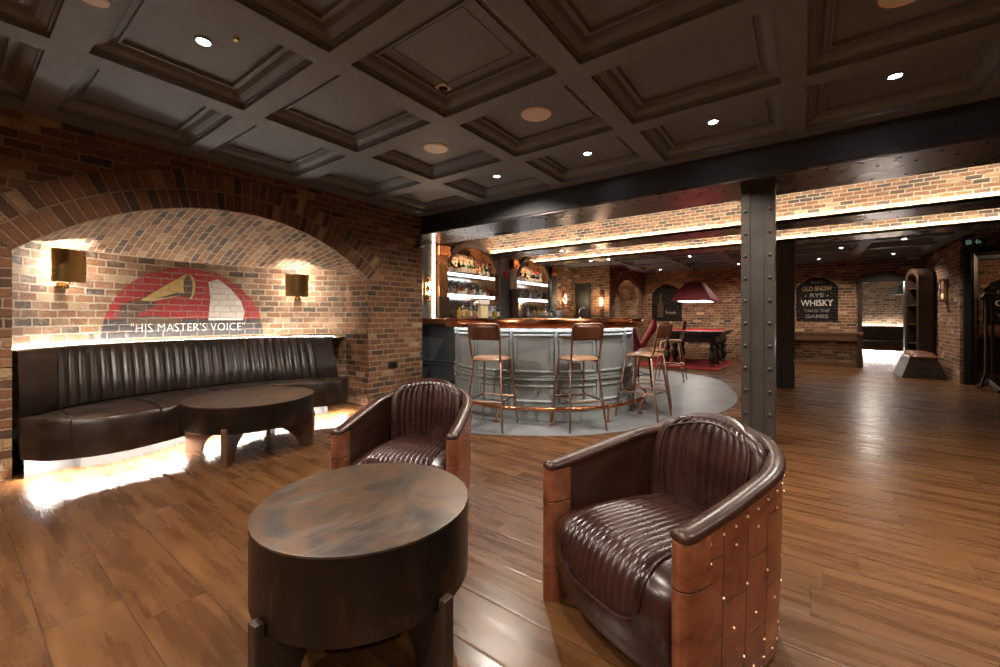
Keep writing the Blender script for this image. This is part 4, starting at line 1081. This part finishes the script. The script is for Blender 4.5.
m.grid([[(sx*p[0], sy*p[1], z) for sx, sy in ((-1, -1), (1, -1), (1, 1), (-1, 1))] for p, z in ((a_, 0), (a_, .05), (b_, .46))], wrap=True)
m.f.append((8, 9, 10, 11)); m.build('lamp_shade', 'shade_red', sh)
m = MB(); m.bb(-.31, .31, -.5, .5, -.018, -.004); m.build('diffuser', 'pool_light', sh)
m = MB()
for y in (-.2, .2): m.tube([(0, y, .46), (0, y, ZC2-1.5)], .006)
m.build('hanging_rod', 'iron', sh)
light('AREA', (0, 0, -.05), 7, WHITE, sh, sx=.6, sy=1.0)
# painted boards on the back wall
def board(x0, x1, z0, z1, rise, Y, label, lines, dx=0, name='painted_sign'):
    t = thing(name, label, 'wall sign', ((x0+x1)/2, Y-.006, z0)); h = (x1-x0)/2
    pts = arc_pts(-h, h, z1-z0-rise, rise, 20)[0]; poly = [(-h, 0), (h, 0)]+[(a, b) for a, b in pts[::-1]]
    m = MB(); k = m.pt(*[(a, 0, b) for a, b in poly])
    for tri in tessellate_polygon([[Vector((a, b, 0)) for a, b in poly]]): m.face([k+i for i in tri], [((x0+x1)/2+poly[i][0], z0+poly[i][1]) for i in tri])
    m.build('painted_ground', 'board', t)
    for txt, zz, size, wid, mat in lines:
        V, F = text_mesh(txt, size, .003 if size > .1 else .001); V, F = serifs(V, F, size) if size > .14 else (V, F); xw = max(v[0] for v in V); mm = MB()
        for x, y in V: mm.v.append((dx+x*wid/2/xw, -.005, zz+y))
        for f in F: mm.face(f, [((x0+x1)/2+V[i][0], z0+zz+V[i][1]) for i in f])
        mm.build('lettering', mat, t)
    return t
board(-.13, .69, 1.05, 2.13, .24, YB, 'black arched whisky sign painted on the back wall beside the lit doorway',
      [('BEST', .93, .08, .24, 'board_dim'), ('OLD SNOW', .735, .15, .60, 'board_rust'), ('- RYE -', .58, .13, .48, 'board_dim'), ('WHISKY', .34, .22, .64, 'board_text'), ('TAKES THE', .21, .10, .5, 'board_dim'), ('GAMES', .06, .12, .46, 'board_dim')])
bt = board(-3.71, -2.85, 1.04, 2.12, .28, YB, 'black arched sign with script lettering painted behind the billiard lamp', [('Fresh', .18, .14, .30, 'board_dim')], .12)
m = MB(); bp = [(-.26, .12), (-.10, .12), (-.10, .50), (-.15, .60), (-.15, .82), (-.21, .82), (-.21, .60), (-.26, .50)]
m.f.append(tuple(m.pt((x, -.003, z)) for x, z in bp))
m.build('bottle_drawing', 'board_brown', bt, planar=wuv)
board(3.18, 3.95, 1.0, 2.0, .28, 13.5, 'black arched painted sign seen through the right-hand doorway', [('FINE', .62, .12, .4, 'board_dim'), ('GIN', .35, .2, .44, 'board_text'), ('TONIC', .12, .12, .4, 'board_dim')])
# low console under the whisky sign
t = thing('wall_console', 'long low dark wood console below the whisky sign', 'console', (.42, 12.68, 0))
m = MB(); m.bb(-.72, .70, -.20, .20, .74, .80); m.build('top', 'wood_mid', t, bevel=.006)
for x in (-.68, .64): MB().bb(x-.05, x+.05, -.19, .19, 0, .74).build('end_post', 'wood_dark', t, bevel=.005)
m = MB(); m.bb(-.63, .59, -.19, -.13, .60, .74); m.bb(-.63, .59, -.19, -.13, 0, .10); m.build('rail', 'wood_mid', t, bevel=.005)
m = MB(); m.bb(-.63, .59, -.05, .0, .10, .60); m.build('brick_infill', 'brick', t, planar=wuv)
# lintel + doorway items
m = MB(); pts = arc_pts(-.46, .46, 2.03, .12, 16)[0]; poly = [(-.46, 1.97), (.46, 1.97)]+pts[::-1]
o = MB().prism(poly, -.05, .0, lambda a, b, h: (1.505+a, YB+h, b)).build('trim_8', 'wood_dark', bevel=.006); struct(o)
o = MB().bb(1.05, 1.13, YB-.05, YB, 0, 2.0).build('trim_9', 'wood_dark', bevel=.006); struct(o)
# arched glazed cabinet/door leaf
t = thing('arched_cabinet', 'tall arched dark wood cabinet frame standing beside the lit doorway', 'cabinet', (1.97, 12.2, 0), math.radians(-74))
pts = arc_pts(-.24, .24, 1.98, .2, 14)[0]; out = [(-.24, .0), (-.24, 1.98)]+pts[1:-1]+[(.24, 1.98), (.24, 0)]
pi_ = arc_pts(-.17, .17, 1.92, .15, 14)[0]; inn = [(-.17, .3), (-.17, 1.92)]+pi_[1:-1]+[(.17, 1.92), (.17, .3)]
m = MB()
for y in (-.12, .12):
    m.grid([[(a, y, b) for a, b in out], [(a, y, b) for a, b in inn]])
m.grid([[(a, -.12, b) for a, b in out], [(a, .12, b) for a, b in out]]); m.grid([[(a, -.12, b) for a, b in inn], [(a, .12, b) for a, b in inn]])
m.bb(-.24, .24, -.12, .12, 0, .3); m.build('frame', 'wood_dark', t)
m = MB(); m.bb(-.17, .17, .08, .10, .3, 2.06); m.build('back_panel', 'black', t)
for z in (.6, 1.0, 1.4, 1.75): MB().bb(-.17, .17, -.1, .08, z, z+.015).build('shelf', 'wood_mid', t)
# vaulting box
t = thing('vaulting_box', 'low wooden vaulting box with a worn leather top against the right brick wall', 'vaulting box', (1.84, 11.42, 0))
m = MB(); H_ = .40
rows = [[(sx*(.31-.13*f), sy*(.50-.06*f), z) for sx, sy in ((-1, -1), (1, -1), (1, 1), (-1, 1))] for f, z in ((0, 0), (.33, H_*.33), (.34, H_*.33), (.66, H_*.66), (.67, H_*.66), (1, H_))]
m.grid(rows, wrap=True); m.build('body', 'wood_dark', t)
for k in range(3):
    z = H_*(k+.5)/3; f = z/H_; MB().bb(-.08, .08, -(.50-.06*f)-.004, -(.50-.06*f)+.01, z-.018, z+.018).build('hand_slot', 'black', t, bevel=.008)
m = MB(); n = 8; m.grid([[((-1+2*i/n)*.20, (-1+2*j/n)*.46, .40+.09*(max(0, 1-abs(-1+2*i/n)**4)*max(0, 1-abs(-1+2*j/n)**6))**.5) for i in range(n+1)] for j in range(n+1)])
m.bb(-.2, .2, -.46, .46, .38, .41); m.build('leather_top', 'leather_back', t, smooth=50)
# wall lantern on right wall
t = thing('wall_lantern', 'brass framed square wall lantern on the right brick wall', 'wall lamp', (2.2, 11.3, 1.66))
m = MB(); m.bb(-.02, 0, -.10, .10, -.22, .22); m.build('back_plate', 'shade_brass', t)
m = MB()
for y in (-.09, .09):
    for x in (-.10, -.02): m.bb(x-.006, x+.006, y-.006, y+.006, -.2, .2)
for z in (-.2, .2): m.bb(-.11, 0, -.1, .1, z-.01, z+.01)
m.build('frame', 'brass', t)
MB().lathe([(0, -.15), (.018, -.14), (.018, -.06), (0, -.04)], (-.06, 0, 0), 10).build('candle_bulb', 'lamp_dim', t, smooth=True)
# exit sign
t = thing('exit_sign', 'dim green running-figure exit sign above the right-hand doorway', 'exit sign', (2.36, 10.47, 2.44))
m = MB(); m.bb(-.13, .13, -.02, .02, -.055, .055); m.build('panel', 'black', t, bevel=.004)
m = MB()
for x0, x1, z0, z1 in ((-.10, -.03, -.04, .04), (.02, .04, -.035, .02), (.0, .06, -.005, .01), (.02, .045, .025, .042), (.055, .075, -.03, .01)): m.bb(x0, x1, -.024, -.02, z0, z1)
m.build('pictogram', 'exit', t)
# open door leaf right
t = thing('door_2', 'dark door leaf standing open with a long brass pull handle', 'door', (2.34, 10.5, 0), math.radians(74))
struct(t); m = MB(); m.bb(0, .85, -.025, .025, .01, 2.25); m.build('door_leaf', 'black', t, bevel=.004)
m = MB(); m.tube([(.08, -.07, .75), (.08, -.07, 1.5)], .012); m.tube([(.08, -.02, .8), (.08, -.07, .8)], .008); m.tube([(.08, -.02, 1.45), (.08, -.07, 1.45)], .008); m.build('door_handle', 'brass', t, smooth=True)
# carved standing post in front of the doorway
t = thing('coat_stand', 'dark carved wooden stand with a curled crossbar before the right-hand doorway', 'stand', (2.36, 9.75, 0), .25)
m = MB()
for sx in (-1, 1): m.tube([(sx*.10, 0, .05), (sx*.04, 0, .3), (sx*.035, 0, 1.5)], .02, 8)
m.build('post', 'wood_dark', t, smooth=40)
m = MB(); m.tube([(0, -.24, .03), (0, -.1, .10), (0, 0, .16), (0, .1, .10), (0, .24, .03)], .035, 8); m.build('foot', 'wood_dark', t, smooth=40)
m = MB(); m.tube([(-.12, 0, 1.42), (-.05, 0, 1.52), (.1, 0, 1.50), (.30, 0, 1.60), (.45, 0, 1.72), (.5, 0, 1.78)], [.02, .03, .03, .03, .035, .02], 8); m.bb(.25, 1.0, -.05, .05, 2.02, 2.12)
m.tube([(.5, 0, 1.76), (.55, 0, 2.05)], .02, 8); m.build('crossbar', 'wood_dark', t, smooth=40)
# furniture in the lobby beyond
t = thing('lobby_bench', 'dark bench below the painted sign in the room beyond the right-hand doorway', 'bench', (4.0, 13.2, 0))
m = MB(); m.bb(-1.0, 1.0, -.2, .25, .72, .80); m.build('top', 'wood_mid', t, bevel=.006); m = MB(); m.bb(-.98, .98, -.15, .25, 0, .72); m.build('body', 'wood_dark', t)
# snug banquette
t = thing('snug_banquette', 'dark leather banquette in the brightly lit room beyond the doorway', 'sofa', (1.6, 17.1, 0))
m = MB(); m.bb(-1.0, 1.0, .05, .30, .40, .88); m.build('backrest', 'leather_sofa', t, bevel=.03); m = MB(); m.bb(-1.0, 1.0, -.35, .10, .14, .46); m.build('seat', 'leather_sofa', t, bevel=.03)
m = MB(); m.bb(-1.0, 1.0, -.15, .3, 0, .14); m.build('plinth', 'cream', t)
m = MB(); m.bb(-1.0, 1.0, .33, .36, .84, .86); m.build('back_light', 'led', t); m = MB(); m.bb(-1.0, 1.0, -.30, -.25, .125, .13); m.build('under_seat_light', 'led_kick', t)
t = thing('snug_pendant', 'small dark pendant lamp hanging in the lit room beyond the doorway', 'pendant lamp', (2.15, 15.6, 1.78))
MB().lathe([(.22, 0), (.20, .02), (.06, .22), (.03, .26), (.02, .26)], n=20).build('lamp_shade', 'iron', t, smooth=40); MB().tube([(0, 0, .26), (0, 0, .60)], .006).build('cord', 'black', t)
light('POINT', (1.5, 15.2, 2.1), 14, NEUT, None, .1).name = 'snug_light'
light('POINT', (4.2, 12.4, 2.3), 9, WARM, None, .1).name = 'lobby_light'

# ---------------------------------------------------------------- small wall things
t = thing('wall_socket', 'black double socket low on the brick wall beside the niche', 'socket', (XL, 3.72, .50))
m = MB(); m.bb(0, .012, -.075, .075, -.045, .045); m.build('face_plate', 'black', t, bevel=.004); MB().bb(.012, .05, .0, .05, -.025, .03).build('plug', 'black', t, bevel=.006)
c_ = MB().tube([(XL+.05, 3.75, .49), (XL+.07, 3.78, .40), (XL+.04, 3.86, .22), (XL+.03, 3.98, .06), (XL+.04, 4.15, .01)], .004, 6).build('power_cable', 'black', smooth=True); tag(c_, 'thin black power cable hanging from the wall socket', 'cable')
t = thing('security_camera', 'small black security camera high in the corner by the beam', 'camera', (XL+.0, 4.20, 2.25))
m = MB(); m.tube([(0, 0, 0), (.08, -.02, 0)], .02); m.build('bracket', 'black', t, smooth=40); m = MB(); m.tube([(.06, .05, -.01), (.13, -.12, -.05)], .038, 12); m.build('camera_body', 'black', t, smooth=40)

# ---------------------------------------------------------------- ceiling fixtures
def downlight(x, y, label, z=HC+.098, power=L_SPOT, grp='round recessed downlights in the coffers', aim=None, sp=118):
    t = thing('ceiling_downlight', label, 'ceiling light', (x, y, z), 0, grp)
    m = MB(); m.lathe([(.032, -.003), (.036, -.009), (.047, -.007), (.048, 0)], n=20); m.build('trim_ring', 'ceiling', t, smooth=40)
    m = MB(); m.lathe([(.001, -.004), (.032, -.004)], n=16); m.build('lens', 'down', t)
    light('SPOT', (0, 0, -.02), power, NEUT, t, .03, sp, .7)
    return t
cx = [(a+b)/2 for a, b in COLS]; cy = [(a+b)/2 for a, b in ROWS]
downlight(cx[1], cy[3], 'brightest ceiling downlight, upper left above the niche table', power=95, sp=155)
for i, nm in ((1, 'above the left end of the bar'), (2, 'second from the left along the beam'), (3, 'just left of the column top'), (4, 'right of the column top')):
    downlight(cx[i], cy[6], 'ceiling downlight in the row beside the big beam, '+nm, sp=150 if i == 1 else 118)
downlight(cx[5]+.0, cy[6], 'ceiling downlight in the row beside the beam, furthest right')
for i in (1, 2, 3, 5): downlight(cx[i], cy[0 if i == 2 else 1], 'ceiling downlight behind the camera position', sp=150)
downlight(cx[3], cy[3], 'ceiling downlight over the gap between the armchairs'); downlight(cx[5], cy[4], 'ceiling downlight over the open floor at right')
def speaker(x, y, label, z=HC+.098, k=1):
    t = thing('ceiling_speaker', label, 'speaker', (x, y, z), 0, 'round cream ceiling speakers'); t.scale = (k, k, 1)
    m = MB(); m.lathe([(.001, -.008), (.10, -.008), (.104, -.006)], n=32); m.build('grille', 'white', t); m = MB(); m.lathe([(.104, -.006), (.108, -.009), (.116, -.006), (.118, 0)], n=32); m.build('rim', 'white', t, smooth=40)
speaker(cx[1], cy[5]-.02, 'round cream ceiling speaker in the coffer above the bar stools, further left one'); speaker(cx[2], cy[5]-.02, 'round cream ceiling speaker near the picture centre')
speaker(cx[4]-.07, cy[5], 'round cream ceiling speaker cut by the top edge at right'); speaker(-2.67, .425, 'round cream ceiling speaker on the rib at top left', HC, .5)
t = thing('smoke_detector', 'small square smoke detector on the coffer panel with the access hatch', 'smoke detector', (-2.0, 2.06, HC+.098))
m = MB(); m.bb(-.045, .045, -.045, .045, -.012, 0); m.build('base', 'white', t, bevel=.004); m = MB(); m.lathe([(.001, -.03), (.02, -.03), (.032, -.014), (.032, -.012)], n=16); m.build('head', 'black', t, smooth=40)
t = MB().lathe([(.001, -.02), (.02, -.02), (.03, -.01), (.03, 0)], n=16).build('motion_sensor', 'white', smooth=40); t.location = (-2.87, 3.45, HC+.098); tag(t, 'tiny white ceiling sensor beside the downlight above the bar', 'sensor')
m = MB()
for (x0, x1, y0, y1) in ((-1.95, -1.40, 1.58, 1.583), (-1.95, -1.40, 2.04, 2.043), (-1.95, -1.947, 1.58, 2.04), (-1.403, -1.40, 1.58, 2.04)): m.bb(x0, x1, y0, y1, HC+.0955, HC+.0985)
struct(m.build('trim_10', 'black'))
for (x, y) in ((-2.60, 1.0), (-.38, 3.72)):
    t = MB().lathe([(.001, -.015), (.012, -.015), (.016, -.004), (.018, 0)], n=12).build('sprinkler_head', 'brass', smooth=40); t.location = (x, y, HC+.098)
    tag(t, 'tiny brass sprinkler beside the ' + ('upper left downlight' if x < -1 else 'downlight left of the column'), 'sprinkler')
for (x, y, nm) in ((-2.84, 6.9, 'white'), (-3.58, 6.8, 'warm'), (-3.7, 8.35, 'left'), (-3.3, 8.35, 'right')):
    downlight(x, y, 'small downlight under the %s steel beam, %s one over the bar' % ('middle' if y < 8 else 'furthest', nm), ZS, 26, 'small downlights under the steel beams')
# unseen vault lamps added to brighten the bar zone, then games room lights
for (x, y) in ((-2.2, 5.7), (-3.8, 5.7)):
    downlight(x, y, 'unseen downlight added in the brick vault to brighten the bar', 2.80, 40, 'added vault lights')
downlight(.6, 10.3, 'downlight in the far ceiling before the whisky sign', ZC2-.001, 24, 'far ceiling downlights', sp=120)
downlight(1.4, 9.77, 'downlight in the far ceiling before the vaulting box', ZC2, 30, 'far ceiling downlights', sp=130)
downlight(-2.0, 9.77, 'downlight in the far ceiling by the billiard table', ZC2, 26, 'far ceiling downlights', sp=130)
for x in (-3.2, -1.3, .3, 1.55):
    downlight(x, 11.95, 'downlight in the far ceiling close to the back brick wall', ZC2-.001, 36, 'far ceiling downlights by the back wall', sp=140)
